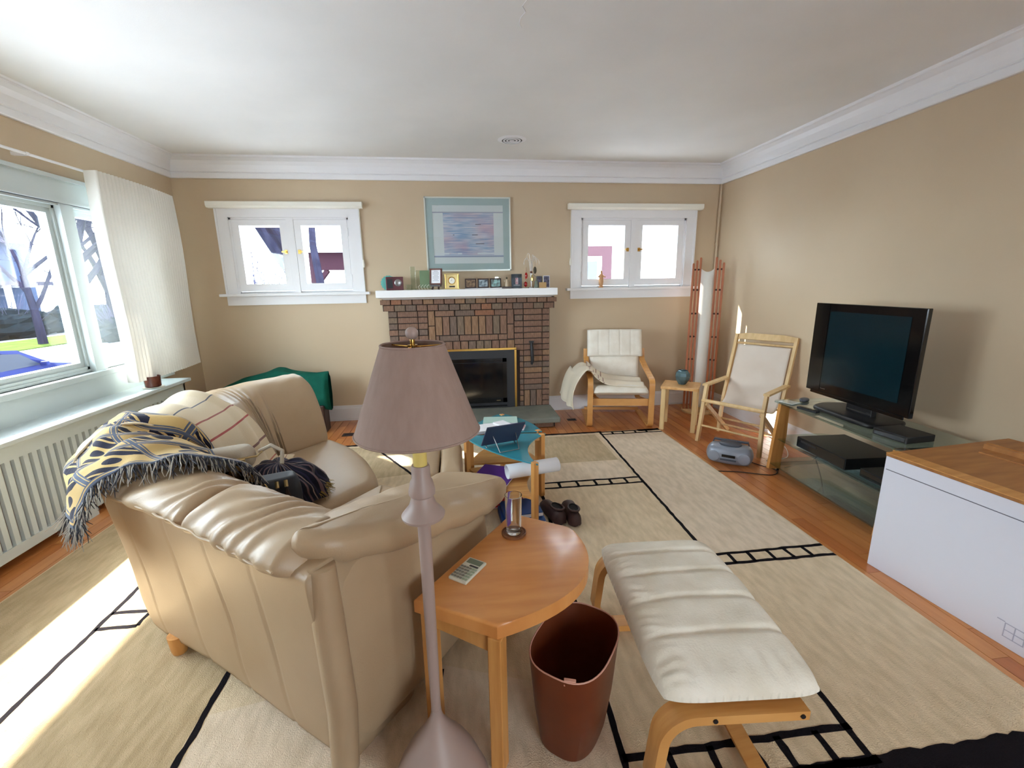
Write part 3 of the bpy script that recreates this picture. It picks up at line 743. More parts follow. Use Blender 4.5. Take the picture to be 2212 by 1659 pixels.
# seats and base
bm = nb(); cushion(bm, [(.30, .2), (.98, .2), (1.02, .25), (1.03, .55), (1.0, .845), (.30, .845)], .25, .425, .06, puff=.025); obj('seat_cushion', bm, 'leather', SO, smooth='all')
bm = nb(); cushion(bm, [(.30, .855), (.99, .855), (1.10, .98), (1.22, 1.18), (1.32, 1.42), (1.375, 1.72), (1.3, 1.78), (.78, 1.78), (.5, 1.5), (.30, 1.25)], .25, .425, .06, puff=.02); obj('seat_cushion', bm, 'leather', SO, smooth='all')
bm = nb(); cushion(bm, [(.25, .12), (.95, .12), (.97, .8), (1.15, 1.15), (1.28, 1.5), (1.32, 1.85), (.8, 1.85), (.45, 1.5), (.25, 1.2)], .07, .27, .02, n=3, puff=0); obj('seat_base', bm, 'leather', SO, smooth='all')
for a, b in ((.012, 1.04), (.09, .08), (.78, .08), (.80, .80), (1.22, 1.7), (.74, 1.9)):
    bm = nb(); lathe(bm, [(0, 0), (.026, 0), (.031, .02), (.036, .085), (0, .085)], 16, (a, b, .009)); obj('foot', bm, 'pine_z', SO, smooth=True)

# throws on the sofa ------------------------------------------------
def drape(name, m, label, near, far, sec, ns, nt, fold, cat='throw blanket'):
    t = thing(name, label, cat, SM @ Vector((.3, 1.4, .8)), math.radians(53.13)); inv = INV[t.name] @ SM
    def f(u, v):
        c = interp(sec, v); a_ = interp(near, v).x; b_ = interp(far, v).x; s = a_+(b_-a_)*u; dd = fold(s, v, u)
        e = interp(sec, min(1, v+.02))-interp(sec, max(0, v-.02)); nr = Vector((-e.y, e.x)).normalized()
        q = slp(s, c.x+nr.x*dd, c.y+nr.y*dd); return inv @ q
    bm = nb(); grid(bm, f, ns, nt, uv=True); obj('cloth', bm, m, t, smooth='all', solid=.007); return t, f
def fringe(t, pts, dirs, m, ln=.06, name='fringe', wid=.0021):
    bm = nb(); base = ln
    for p, d in [x for x in zip(pts, dirs) for _ in range(3)]:
        ln = base*random.uniform(.6, 1.15); a = Vector(p)+Vector((random.uniform(-.006, .006), random.uniform(-.006, .006), random.uniform(-.003, .003))); q = [a]; dd = Vector(d).normalized()
        for k in range(3):
            dd = (dd + Vector((random.uniform(-.35, .35), random.uniform(-.35, .35), random.uniform(-.35, .1)))).normalized(); q.append(q[-1]+dd*ln/3)
        tube(bm, q, [wid, wid, wid*.8, wid*.4], 4)
    obj(name, bm, m, t)
CT = [(-.10, .60), (-.10, .70), (-.095, .79), (-.05, .835), (.01, .862), (.08, .868), (.17, .835), (.26, .76), (.33, .63), (.385, .47), (.44, .455), (.50, .45)]
def cfold(s, v, u): return .012+.022*max(0, math.sin(s*22+v*5+2*noise.noise(Vector((s*3, v*2, 1)))))*(.4+.6*abs(noise.noise(Vector((s*2, v*3, 2)))))*1.5 + .02*noise.noise(Vector((s*4, v*4, 9)))
tC, fC = drape('cream_throw', 'throw_cream', 'cream woven throw with thin red and blue stripes over the sofa corner', [(1.32, 0), (1.36, 0), (1.42, 0), (1.5, 0), (1.55, 0)], [(1.9, 0), (1.92, 0), (2.0, 0), (2.1, 0), (2.12, 0)], CT, 110, 80, cfold)
fringe(tC, [fC(u/60, 1.0) for u in range(4, 57)], [(.5, -.6, -.6)]*53, 'fringe_cream', .055)
PT = [(-.125, .66), (-.12, .74), (-.105, .80), (-.05, .855), (.01, .885), (.08, .888), (.18, .85), (.28, .765), (.35, .64), (.41, .52), (.47, .485), (.55, .48)]
def pfold(s, v, u): return .014+.03*max(0, math.sin(s*17+v*4+3*noise.noise(Vector((s*2.5, v*2, 4)))))*(.5+.5*noise.noise(Vector((s*3, v*3, 7)))) + .04*noise.noise(Vector((s*5, v*5, 3)))+.02*noise.noise(Vector((s*12, v*9, 5)))
tP, fP = drape('patterned_throw', 'throw_pattern', 'navy, blue and gold geometric woven throw with fringe over the sofa back', [(1.10, 0), (1.02, 0), (.80, 0), (.88, 0), (1.02, 0)], [(1.58, 0), (1.58, 0), (1.52, 0), (1.5, 0), (1.45, 0)], PT, 110, 80, pfold)
fringe(tP, [fP(.0, v/70) for v in range(2, 50)], [(-.2, -.8, -.35)]*48, 'fringe_dark', .08); fringe(tP, [fP(.0, v/60+.008) for v in range(2, 42)], [(-.3, -.7, -.5)]*40, 'fringe_pale', .085)
fringe(tP, [fP(u/60, .0) for u in range(0, 58)], [(-.3, 0, -.9)]*58, 'fringe_dark', .06); fringe(tP, [fP(u/60, .0) for u in range(0, 30)], [(-.4, -.2, -.8)]*30, 'fringe_pale', .075)
fringe(tP, [fP(u/60, 1.0) for u in range(2, 58)], [(.7, -.4, -.4)]*56, 'fringe_gold', .06)
# navy striped bundle on the seat
tN = thing('striped_throw', 'dark navy throw with thin pale stripes bunched on the sofa seat', 'throw blanket', SM @ Vector((.63, 1.10, .452)), math.radians(53.13))
def nvy(u, v):
    th = 2*PI*u; ph = PI*v
    p = Vector((math.sin(ph)*math.cos(th), math.sin(ph)*math.sin(th), math.cos(ph)))
    k = 1+.10*math.sin(u*2*PI*9+3*noise.noise(p*2))*math.sin(ph)+.16*noise.noise(p*1.7+Vector((3, 1, 2)))
    q = Vector((p.x*.155*k-.03*p.z, p.y*.20*k+.04*p.z, max(p.z*.15*k, -.03)+.032))
    return q
bm = nb(); grid(bm, nvy, 72, 28, uv=True, closeu=True); bmesh.ops.remove_doubles(bm, verts=bm.verts[:], dist=.0005); obj('cloth', bm, 'throw_navy', tN, smooth='all')
fringe(tN, [Vector((.15*math.cos(a/10), .19*math.sin(a/10), .03)) for a in range(-14, 10)], [(math.cos(a/10), math.sin(a/10), -.3) for a in range(-14, 10)], 'fringe_gold', .05)
# handbag and pouch
hb = thing('handbag', 'small dark navy handbag with brown tassels on the sofa seat', 'handbag', SM @ Vector((.40, .93, .45)), math.radians(22))
bm = nb(); cushion(bm, [(-.15, -.07), (.15, -.07), (.15, .07), (-.15, .07)], 0, .21, .03, n=4, puff=0); obj('body', bm, 'handbag_navy', hb, smooth='all')
for k, x in enumerate((.05, .085)):
    bm = nb(); tube(bm, [(x, -.085, .215), (x, -.10, .19)], .008, 8); cap = obj('tassel_cap', bm, 'gold', hb, smooth=True)
    bm = nb()
    for i in range(22): a = random.uniform(0, 2*PI); tube(bm, [(x, -.10, .19), (x+.012*math.cos(a), -.105+.010*math.sin(a), .15), (x+.02*math.cos(a)+.01, -.11+.014*math.sin(a), .09)], .002, 4)
    obj('tassel', bm, 'tassel', hb)
bm = nb(); pts = [(.0+.012*math.sin(a), -.088, .19+.026*math.cos(a)) for a in [i*2*PI/16 for i in range(17)]]; tube(bm, pts, .003, 6); obj('clip', bm, 'gold', hb, smooth=True)
bm = nb(); tube(bm, [(0, -.09, .165), (-.01, -.095, .11), (-.03, -.092, .05)], .003, 5); obj('strap', bm, 'handbag_navy', hb)
po = thing('pouch', 'pale grey zipped wristlet pouch lying on the handbag', 'pouch', SM @ Vector((.31, 1.0, .725)), math.radians(24))
bm = nb(); cushion(bm, [(-.12, -.055), (.10, -.055), (.12, .0), (.10, .055), (-.12, .055)], .0, .10, .03, n=5, puff=.004); obj('body', bm, 'pouch_grey', po, smooth='all')
bm = nb(); tube(bm, [(-.12, -.058, .055), (0, -.062, .06), (.10, -.06, .06), (.125, 0, .06)], .004, 6); zp = obj('zip', bm, 'gold', po, smooth=True)
bm = nb(); box(bm, .035, .055, -.072, -.064, .02, .06, bev=.003); obj('zip_pull', bm, 'gold', zp)
bm = nb(); tube(bm, [(.11, 0, .06), (.16, -.02, .085), (.2, -.05, .06), (.19, -.08, .01)], .009, 8); obj('wrist_strap', bm, 'pouch_grey', po, smooth=True)

# ottoman behind the lamp
ot = thing('leather_ottoman', 'beige leather footstool behind the floor lamp', 'ottoman', (-.15, 2.82, 0))
bm = nb(); cushion(bm, [(-.16, -.29), (.0, -.29), (.0, .29), (-.16, .29)], .26, .385, .03, n=4, puff=.006); obj('cushion', bm, 'leather', ot, smooth='all')
bm = nb(); cushion(bm, [(.003, -.29), (.15, -.29), (.15, .29), (.003, .29)], .26, .385, .03, n=4, puff=.006); obj('cushion', bm, 'leather', ot, smooth='all')
obj('base', B((-.15, .14, -.28, .28, .03, .27), bev=.01), 'leather_shaded', ot)
for x in (-.12, .11):
    for y in (-.24, .24): obj('foot', B((x-.02, x+.02, y-.02, y+.02, .009, .03)), 'dark_wood', ot)

# ------------------------------------------------------------------ end table and things on it
et = thing('end_table', 'honey wooden end table with one bowed side next to the sofa arm', 'table', (.13, 1.38, 0))
P = [(-.17, 1.235), (.078, 1.088)]
c0, c1, cm = Vector((.078, 1.088)), Vector((.415, 1.578)), Vector((.53, 1.20))
for i in range(1, 20):
    t_ = i/20; q = c0*(1-t_)**2+cm*2*t_*(1-t_)+c1*t_*t_; P.append((q.x, q.y))
P += [(.415, 1.578), (.198, 1.722)]
bm = nb(); prism(bm, P, .498, .545, bev=.010); obj('table_top', bm, 'tabletop', et, smooth=True, world=True)
for x, y in ((.078, 1.108), (-.125, 1.255), (.365, 1.565), (.195, 1.675)):
    m_ = Matrix.Translation((x, y, 0)) @ Matrix.Rotation(math.radians(-30), 4, 'Z')
    bm = nb(); box(bm, -.022, .022, -.022, .022, .0098, .498, m_, bev=.004); obj('leg', bm, 'pine_z', et, world=True)
bm = nb(); bar(bm, [(-.125, 1.255, .465), (.195, 1.675, .465)], .06, .018, (0, 0, 1)); bar(bm, [(-.125, 1.255, .465), (.078, 1.108, .465)], .06, .018, (0, 0, 1)); obj('apron', bm, 'pine', et, world=True)
co = one('coaster', nb() if 0 else (lambda b: (lathe(b, [(0, 0), (.047, 0), (.048, .004), (.048, .010), (.044, .011), (.042, .007), (.034, .007), (.033, .009), (.031, .007), (0, .007)], 32), b)[1])(nb()), 'coaster', 'round brown wooden coaster under the tumbler', 'coaster', smooth=True)
co.location = (.187, 1.555, .5455)
gl = one('drinking_glass', (lambda b: (lathe(b, [(0, .0), (.027, 0), (.029, .004), (.033, .155), (.0335, .158), (.0315, .158), (.0275, .02), (.018, .014), (0, .012)], 40), b)[1])(nb()), 'clear_glass', 'tall clear empty tumbler on the coaster', 'glass', smooth=True)
gl.location = (.187, 1.555, .5535)
cal = thing('calculator', 'small beige pocket calculator on the end table', 'calculator', (.002, 1.345, .5455), math.radians(53))
obj('body', B((-.062, .062, -.036, .036, 0, .010), bev=.003), 'calc', cal)
obj('display', B((.030, .055, -.028, .028, .009, .0112)), 'calc_screen', cal)
obj('solar_strip', B((.016, .024, -.028, .006, .009, .0108)), 'black_plastic', cal)
kb = bpy.data.meshes.new('key'); b_ = B((-.0042, .0042, -.0045, .0045, 0, .003), bev=.001); b_.to_mesh(kb); b_.free(); kb.materials.append(M['calc_key'])
kb2 = kb.copy(); kb2.materials.clear(); kb2.materials.append(M['pale_green'])
for i in range(5):
    for j in range(6): share('key', kb if j > 1 else kb2, cal, (.006-i*.0138, -.028+j*.0112, .0095))

# ------------------------------------------------------------------ foreground floor lamp
fl_ = thing('floor_lamp', 'taupe floor lamp with cone base, slim pole and tapered fabric shade', 'lamp', (-.107, 1.075, 0))
bm = nb(); lathe(bm, [(0, .009), (.148, .009), (.150, .016), (.140, .04), (.118, .10), (.09, .155), (.05, .215), (.022, .262), (.0155, .285), (.0145, .30), (0, .30)], 48); obj('base', bm, 'lamp_taupe', fl_, smooth=True)
bm = nb(); tube(bm, [(0, 0, .27), (.0, 0, .45), (0, 0, .7), (0, 0, .925)], [.0135, .0155, .0165, .0175], 20); obj('pole', bm, 'lamp_taupe', fl_, smooth=True)
bm = nb(); lathe(bm, [(0, .908), (.045, .909), (.054, .913), (.056, .920), (.050, .928), (.036, .945), (.029, .965), (.028, .972), (.0335, .977), (.034, .986), (.0285, 1.012), (.024, 1.020), (.0235, 1.05), (.022, 1.056), (0, 1.056)], 40); obj('cup', bm, 'lamp_taupe', fl_, smooth=True)
bm = nb(); tube(bm, [(0, 0, 1.05), (0, 0, 1.15)], .0175, 20); obj('candle_sleeve', bm, 'candle', fl_, smooth=True)
bm = nb(); lathe(bm, [(.1505, 1.147), (.1515, 1.148), (.0745, 1.363), (.0735, 1.363)], 72); sh = obj('shade', bm, 'lamp_shade', fl_, smooth=True, solid=.0015)
for z, r in ((1.148, .152), (1.362, .075)):
    bm = nb(); tube(bm, [(r*math.cos(a*PI/24), r*math.sin(a*PI/24), z) for a in range(49)], .0028, 6, False); obj('rim', bm, 'lamp_shade', sh, smooth=True)
bm = nb()
for a in (0.3, 2.4, 4.5): tube(bm, [(.074*math.cos(a), .074*math.sin(a), 1.357), (0, 0, 1.357)], .002, 6)
tube(bm, [(0, 0, 1.352), (0, 0, 1.375)], .006, 10); lathe(bm, [(0, 1.358), (.012, 1.358), (.012, 1.362), (0, 1.362)], 16)
obj('spider', bm, 'brass', fl_, smooth=True)
bm = nb(); tube(bm, [(.03, 0, 1.15), (.045, 0, 1.25), (.02, 0, 1.35)], .0016, 6); tube(bm, [(-.03, 0, 1.15), (-.045, 0, 1.25), (-.02, 0, 1.35)], .0016, 6); lathe(bm, [(0, 1.15), (.02, 1.155), (.03, 1.19), (.026, 1.22), (.012, 1.25), (0, 1.255)], 16); obj('bulb', bm, 'cream_trim', fl_, smooth=True)
bm = nb(); blob(bm, (0, 0, 1.389), (.0155, .0155, .0155), 20, 12); obj('finial', bm, 'lamp_taupe', fl_, smooth=True)

# ------------------------------------------------------------------ waste bin
wb = thing('wastebasket', 'reddish brown moulded plywood wastebasket beside the end table', 'wastebasket', (.345, 1.215, 0), math.radians(-38))
def sup(r1, r2, k, n=48):
    o = []
    for i in range(n):
        a = 2*PI*i/n; c, s = math.cos(a), math.sin(a); o.append((math.copysign(abs(c)**k, c)*r1, math.copysign(abs(s)**k, s)*r2))
    return o
bm = nb(); rings = []
for z, r1, r2 in ((.009, .09, .13), (.016, .096, .138), (.15, .113, .155), (.35, .128, .172)): rings.append([bm.verts.new((x, y, z)) for x, y in sup(r1, r2, .72)])
for z, r1, r2 in ((.35, .124, .168), (.15, .109, .151), (.02, .091, .132)): rings.append([bm.verts.new((x, y, z)) for x, y in sup(r1, r2, .72)])
for a, b in zip(rings, rings[1:]):
    for k in range(48): bm.faces.new((a[k], a[(k+1) % 48], b[(k+1) % 48], b[k]))
bm.faces.new(rings[0][::-1]); bm.faces.new(rings[-1]); obj('body', bm, 'bin', wb, smooth=True)
bm = nb(); tube(bm, [(x, y, .3505) for x, y in sup(.126, .170, .72)+sup(.126, .170, .72)[:1]], .0026, 6, False); obj('rim', bm, 'bin_edge', wb, smooth=True)
one_ = nb(); box(one_, .0, .012, -.02, .02, .33, .354); 
bm = nb(); m_ = Matrix.Translation((.05, -.158, 0)) @ Matrix.Rotation(.35, 4, 'Z'); box(bm, -.018, .018, -.006, .006, .335, .356, m_, bev=.002); obj('seam_tab', bm, 'bin_edge', wb); one_.free()

# ------------------------------------------------------------------ footstool
fs = thing('footstool', 'bent beech footstool with worn cream channelled cushion', 'footstool', (.76, 1.26, .0085), math.radians(-4.5))
def pl(y): return lambda p, q: (p, y, q)
for y in (-.35, .35):
    f_ = pl(y); pts = [f_(.17, .345), f_(0, .345)] + arc((-.135, .255), .09, PI/2, PI*.96, 8, f_) + [f_(-.24, .12)] + arc((-.17, .055), .04, PI*1.0, PI*1.5, 6, f_)+[f_(.0, .016), f_(.14, .016)]
    bm = nb(); bar(bm, pts, .066, .028, (0, 1, 0)); fr = obj('side_frame', bm, 'pine', fs, smooth=True)
    for x in (.15, -.09):
        bm = nb(); tube(bm, [(x, y-.0365, .345), (x, y-.030, .345)], .0065, 12); obj('bolt', bm, 'black_plastic', fr)
bm = nb(); bar(bm, [(.115, -.315, .036), (.115, .315, .036)], .05, .02, (1, 0, .25)); obj('stretcher', bm, 'pine', fs)
bm = nb(); bar(bm, [(-.09, -.30, .352), (-.09, .30, .352)], .04, .018, (1, 0, 0)); bar(bm, [(.14, -.30, .352), (.14, .30, .352)], .04, .018, (1, 0, 0)); obj('seat_rail', bm, 'pine', fs)
def padz(x, y):
    z = -.018*(abs(y)/.36)**2
    for k in (-.19, -.04, .10, .235): z -= .014*math.exp(-((y-k-.02*math.sin((x+.2)*6))/.012)**2)
    return z + .006*noise.noise(Vector((x*8, y*8, 2))) + .0028*math.sin(y*150+5*noise.noise(Vector((x*9, y*9, 0))))*max(0, min(1, (-x-.12)/.06)) + .003*math.sin(x*110+3*noise.noise(Vector((x*6, y*6, 4))))*max(0, 1-abs(y+.29)/.07)
bm = nb(); N_ = 60; M_ = 110; tops = []
def stoolpad(u, v):
    x = (u-.5)*.47; y = (v-.5)*.735; e = min(u, 1-u)*.47; g = min(v, 1-v)*.735
    k = min(1, e/.06); k2 = min(1, g/.06); h = math.sqrt(max(0, 1-(1-k)**2))*math.sqrt(max(0, 1-(1-k2)**2))
    return Vector((x*(1-.07*(abs(y)/.37)**6), y*(1-.05*(abs(x)/.235)**6), .388+(.055+padz(x, y))*h))
grid(bm, stoolpad, 60, 120)
grid(bm, lambda u, v: Vector((stoolpad(u, v).x, stoolpad(u, v).y, .388-.026*min(1, min(u, 1-u)*14)*min(1, min(v, 1-v)*18))), 20, 20)
bmesh.ops.remove_doubles(bm, verts=bm.verts[:], dist=.0004)
obj('cushion', bm, 'cotton_stain', fs, smooth='all')

# ------------------------------------------------------------------ radiator cover, curtain
rc = thing('radiator_cover', 'white slatted radiator cover with wide shelf under the street window', 'radiator cover', (-2.6, 2.6, 0))
obj('shelf', B((XL+.001, -2.462, .3, 4.36, .672, .70), bev=.004), 'trim_dimmed', rc, world=True)
bm = nb(); xa, xb = -2.518, -2.492
box(bm, xa, xb, .4, 4.30, .585, .672); box(bm, xa, xb, .4, 4.30, .055, .115); box(bm, xa, xb, .4, .46, .115, .585); box(bm, xa, xb, 4.24, 4.30, .115, .585)
box(bm, XL+.001, xb, 4.28, 4.30, .055, .672)
obj('frame', bm, 'trim_dimmed', rc, world=True)
obj('radiator', B((-2.70, -2.545, .6, 4.1, .08, .60)), 'slats_back', rc, world=True)
me = bpy.data.meshes.new('slat'); b_ = B((-.010, .010, -.0155, .0155, 0, .47)); b_.to_mesh(me); b_.free(); me.materials.append(M['trim_dimmed'])
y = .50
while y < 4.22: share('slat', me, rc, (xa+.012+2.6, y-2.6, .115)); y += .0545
for y in (.43, 1.75, 3.07, 4.25): obj('foot', B((xa-.03, xb, y-.045, y+.045, 0, .055)), 'trim_dimmed', rc, world=True)
mug = thing('brown_pot', 'small brown glazed pot on a saucer at the end of the radiator shelf', 'pot', (-2.535, 3.96, .7005))
bm = nb(); lathe(bm, [(0, .008), (.05, .008), (.056, .014), (.058, .088), (.061, .096), (.057, .098), (.053, .09), (.05, .02), (0, .018)], 32); obj('pot', bm, 'ceramic_brown', mug, smooth=True)
bm = nb(); lathe(bm, [(0, 0), (.06, 0), (.075, .006), (.074, .009), (.058, .006), (0, .006)], 32); obj('saucer', bm, 'cream_trim', mug, smooth=True)
cu = thing('curtain', 'white finely pleated curtain gathered beside the street window', 'curtain', (-2.58, 4.35, .78))
def curt(z0, z1, off):
    bm = nb(); pts = []
    for i in range(9): pts.append(Vector((-2.63+.085*i/8*1.0, 3.82-.015*math.sin(i/8*PI/2))))
    n = 26*6; a0 = Vector((-2.545, 3.805)); a1 = Vector((-2.60, 4.80))
    for i in range(1, n+1):
        t_ = i/n; p = a0.lerp(a1, t_); amp = (.010+.016*t_); p.x += amp*math.sin(i*PI/3)+.02*math.sin(t_*PI); pts.append(p)
    cols = [[bm.verts.new((p.x-off+.010*math.sin(4*(z-z0)+i*.02), p.y+.004*math.sin(3*z+i*.1), z)) for z in [z0+(z1-z0)*k/10 for k in range(11)]] for i, p in enumerate(pts)]
    for a, b in zip(cols, cols[1:]):
        for k in range(10): bm.faces.new((a[k], b[k], b[k+1], a[k+1]))
    return bm
obj('cloth', curt(.775, 2.345, 0), 'curtain', cu, world=True, smooth='all', label='pleated white cloth')
obj('header_tape', curt(2.235, 2.346, .006), 'curtain', cu, world=True, smooth='all')
rod = thing('curtain_rod', 'thin white curtain rod above the street window', 'curtain rod', (-2.66, 2.6, 2.35))
bm = nb(); tube(bm, [(-2.66, .5, 2.35), (-2.66, 4.85, 2.35)], .009, 10); obj('rod', bm, 'trim', rod, smooth=True, world=True)
for y in (3.42, 1.0, 4.83): obj('bracket', B((XL+.0005, -2.65, y-.012, y+.012, 2.34, 2.36)), 'trim', rod, world=True)

# green bag behind the sofa
gb = thing('green_bag', 'dark green fabric bag slumped over a low stand behind the sofa', 'bag', (-1.9, 4.72, 0))
def gfn(p): return 1+.13*noise.noise(p*1.6+Vector((1, 4, 2)))+.05*math.sin(p.x*9+p.z*5)
def gbag(u, v):
    x = -.56+1.12*u
    topz = (.50+.20*math.sin(min(1, max(0, (u-.05)/.8))*PI*.5)-.08*max(0, (u-.62)/.38)+.05*math.exp(-((u-.56)/.08)**2))
    a = v*2*PI; ry = .12+.02*math.sin(u*12); zc = topz-.19; rz = .19+.02*math.sin(u*7)
    if u < .05: ry *= u/.05*.9+.1; rz *= u/.05*.8+.2
    if u > .97: ry *= (1-u)/.03*.5+.5
    k = 1+.08*noise.noise(Vector((x*6, math.cos(a)*2, math.sin(a)*2)))+.035*math.sin(a*7+u*9)
    return Vector((x, ry*math.cos(a)*k, max(.2, zc+rz*math.sin(a)*k)))
bm = nb(); grid(bm, gbag, 60, 40); obj('cloth', bm, 'green_cloth', gb, smooth='all')
obj('stand', B((-.42, .5, -.09, .09, .0, .30), bev=.01), 'dark_wood', gb)
for uu in (0, 1): pass

# ------------------------------------------------------------------ armchair
ac = thing('bentwood_armchair', 'low bentwood armchair with cream cushion and folded headrest', 'armchair', (1.725, 4.63, 0), math.radians(-11))
for sx in (-.315, .315):
    f_ = lambda p, q, sx=sx: (sx, p, q)
    pts = [f_(.31, .013), f_(-.15, .013), f_(-.26, .013)] + arc((-.285, .06), .047, -PI/2, -PI, 6, f_) + [f_(-.332, .25), f_(-.33, .44)] + arc((-.27, .455), .06, PI, PI*.56, 6, f_) + [f_(-.05, .565), f_(.16, .62)] + arc((.155, .70), .08, -PI*.42, 0, 6, f_) + [f_(.245, .76)]
    bm = nb(); bar(bm, pts, .055, .022, (1, 0, 0)); obj('side_frame', bm, 'pine', ac, smooth=True)
bm = nb(); bar(bm, [(-.30, -.30, .27), (.30, -.30, .27)], .075, .02, (0, 0, 1)); obj('front_rail', bm, 'pine', ac)
bm = nb(); bar(bm, [(-.315, .30, .035), (.315, .30, .035)], .03, .035, (0, 0, 1)); obj('rear_bar', bm, 'pine', ac)
for sx in (-.24, .24):
    bm = nb(); bar(bm, [(sx, -.29, .30), (sx, .0, .25), (sx, .12, .30), (sx, .20, .45), (sx, .26, .7), (sx, .31, .90)], .05, .018, (1, 0, 0)); obj('seat_frame', bm, 'pine', ac, smooth=True)
AP = [(-.335, .37), (-.30, .40), (-.1, .375), (.06, .355), (.13, .40), (.19, .54), (.235, .70), (.275, .85), (.30, .955)]
def achair(u, v):
    c = interp(AP, v); e = min(u, 1-u); k = math.sqrt(max(0, 1-(1-min(1, e/.1))**2)); x = (u-.5)*.565
    puff = .01*math.sin(u*PI)-.008*math.exp(-((v-.45)/.02)**2)
    d = interp(AP, min(1, v+.01))-interp(AP, max(0, v-.01)); n_ = Vector((-d.y, d.x)).normalized()
    t_ = .045*k+puff; return Vector((x, c.x+n_.x*t_, c.y+n_.y*t_))
def achairb(u, v):
    c = interp(AP, v); e = min(u, 1-u); k = math.sqrt(max(0, 1-(1-min(1, e/.1))**2)); d = interp(AP, min(1, v+.01))-interp(AP, max(0, v-.01)); n_ = Vector((-d.y, d.x)).normalized()
    return Vector(((u-.5)*.565, c.x-n_.x*.04*k, c.y-n_.y*.04*k))
bm = nb(); grid(bm, achair, 24, 60); grid(bm, achairb, 24, 60)
for vv in (0, 1): grid(bm, lambda u, v, vv=vv: achairb(u, vv).lerp(achair(u, vv), v), 24, 4)
bmesh.ops.remove_doubles(bm, verts=bm.verts[:], dist=.0004); obj('cushion', bm, 'cotton', ac, smooth='all')
def headp(u, v):
    v2 = .73+.27*v; p = achair(u*.98+.01, min(1, v2)); x = (u-.5)*.59; g = -.006*sum(math.exp(-((u-k)/.012)**2) for k in (.2, .4, .6, .8))
    return Vector((x, p.y-.024-g-.012*(1-v)*(1 if u > .9 else .6)-.01*(u > .95)*(1-v), p.z+.012*(v > .97)))
bm = nb(); grid(bm, headp, 50, 16); obj('headrest', bm, 'cotton', ac, smooth='all', solid=.03)
# throw over its left arm
tA = thing('armchair_throw', 'cream throw with thin brown stripes over the arm of the armchair', 'throw blanket', (1.46, 4.45, .45), math.radians(-11))
TP = [(-.46, .20), (-.47, .34), (-.44, .48), (-.36, .60), (-.30, .605), (-.235, .53), (-.13, .475), (.04, .455), (.24, .45)]
def tarm(u, v):
    c = interp(TP, v); y = -.36+.46*u*(1+.15*math.sin(v*5))+.10*(1-v)*(v < .3)*u; f_ = .022*noise.noise(Vector((u*4, v*4, 2)))+.012*math.sin(u*14+v*4)
    return Vector((c.x-.16*u*(1-v)**2.5-.03*(1-u)*(1-v)+f_*.8*(1-v), y, c.y+f_*(.5+.5*v)+.03*u*(v > .5)+(.10*(u-.6) if v < .3 and u > .6 else 0)))
inv = INV[tA.name] @ INV[ac.name].inverted()
bm = nb(); grid(bm, lambda u, v: inv @ tarm(v, u), 70, 40, uv=True); obj('cloth', bm, 'throw_chair', tA, smooth='all', solid=.008)

# ------------------------------------------------------------------ small side table with vase
st = thing('side_table', 'small square birch side table between armchair and sling chair', 'table', (2.275, 4.23, 0), math.radians(-33))
obj('table_top', B((-.18, .18, -.17, .17, .432, .458), bev=.004), 'beech', st)
for x in (-.15, .15):
    for y in (-.14, .14): obj('leg', B((x-.021, x+.021, y-.021, y+.021, 0, .432)), 'pale_wood', st)
va = one('vase', (lambda b: (lathe(b, [(0, 0), (.035, 0), (.04, .006), (.068, .05), (.076, .09), (.07, .12), (.05, .143), (.046, .146), (.044, .14), (.06, .118), (.066, .09), (.03, .01), (0, .01)], 8), b)[1])(nb()), 'vase', 'faceted blue-grey glass vase on the small side table', 'vase')
va.location = (2.29, 4.24, .4585)

# ------------------------------------------------------------------ tall slatted lamp
tl = thing('slatted_floor_lamp', 'tall reddish wooden slat lamp with a white paper screen in the corner', 'lamp', (2.77, 4.74, 0), math.radians(-27))
bm = nb(); lathe(bm, [(0, 0), (.17, 0), (.175, .006), (.175, .022), (.168, .028), (0, .028)], 40); obj('base', bm, 'pale_wood', tl, smooth=True)
for s in (-1, 1):
    for k, (dx, dy, zt) in enumerate(((.080, -.01, 1.75), (.116, -.02, 1.72), (.152, -.03, 1.69))):
        bm = nb(); box(bm, s*dx-.0115, s*dx+.0115, dy-.012, dy+.012, .028, zt-.011, bev=.003); tube(bm, [(s*dx, dy-.012, zt-.0115), (s*dx, dy+.012, zt-.0115)], .0112, 12); obj('slat', bm, 'red_wood', tl)
    for z in (.35, .62, .88, 1.14, 1.40, 1.62):
        bm = nb(); tube(bm, [(s*.080, -.012, z), (s*.152, -.030, z)], .010, 8); obj('spacer', bm, 'dark_wood', tl)
def scr(u, v):
    x = (u-.5)*.16; top = 1.64-.045*math.sin(u*PI); return Vector((x, .03-.05*math.sin(u*PI)*0+.035*math.cos((u-.5)*PI)*-1, .05+(top-.05)*v))
bm = nb(); grid(bm, scr, 14, 20); obj('screen', bm, 'curtain', tl, smooth='all', solid=.002)
cp = thing('corner_pipe', 'thin tan pipe running up the corner by the slatted lamp', 'pipe', (3.03, 5.05, 0))
bm = nb(); tube(bm, [(3.035, 5.055, .175), (3.035, 5.055, 2.56)], .011, 10); obj('pipe', bm, 'wall', cp, smooth=True, world=True)
bm = nb(); tube(bm, [(3.035, 5.055, 1.9), (3.035, 5.055, 1.925)], .016, 10); obj('clip', bm, 'wall', cp, smooth=True, world=True)

# ------------------------------------------------------------------ sling chair
dc = thing('sling_chair', 'pale wooden folding chair with a white canvas sling by the wall', 'chair', (2.43, 3.58, 0), math.radians(-58))
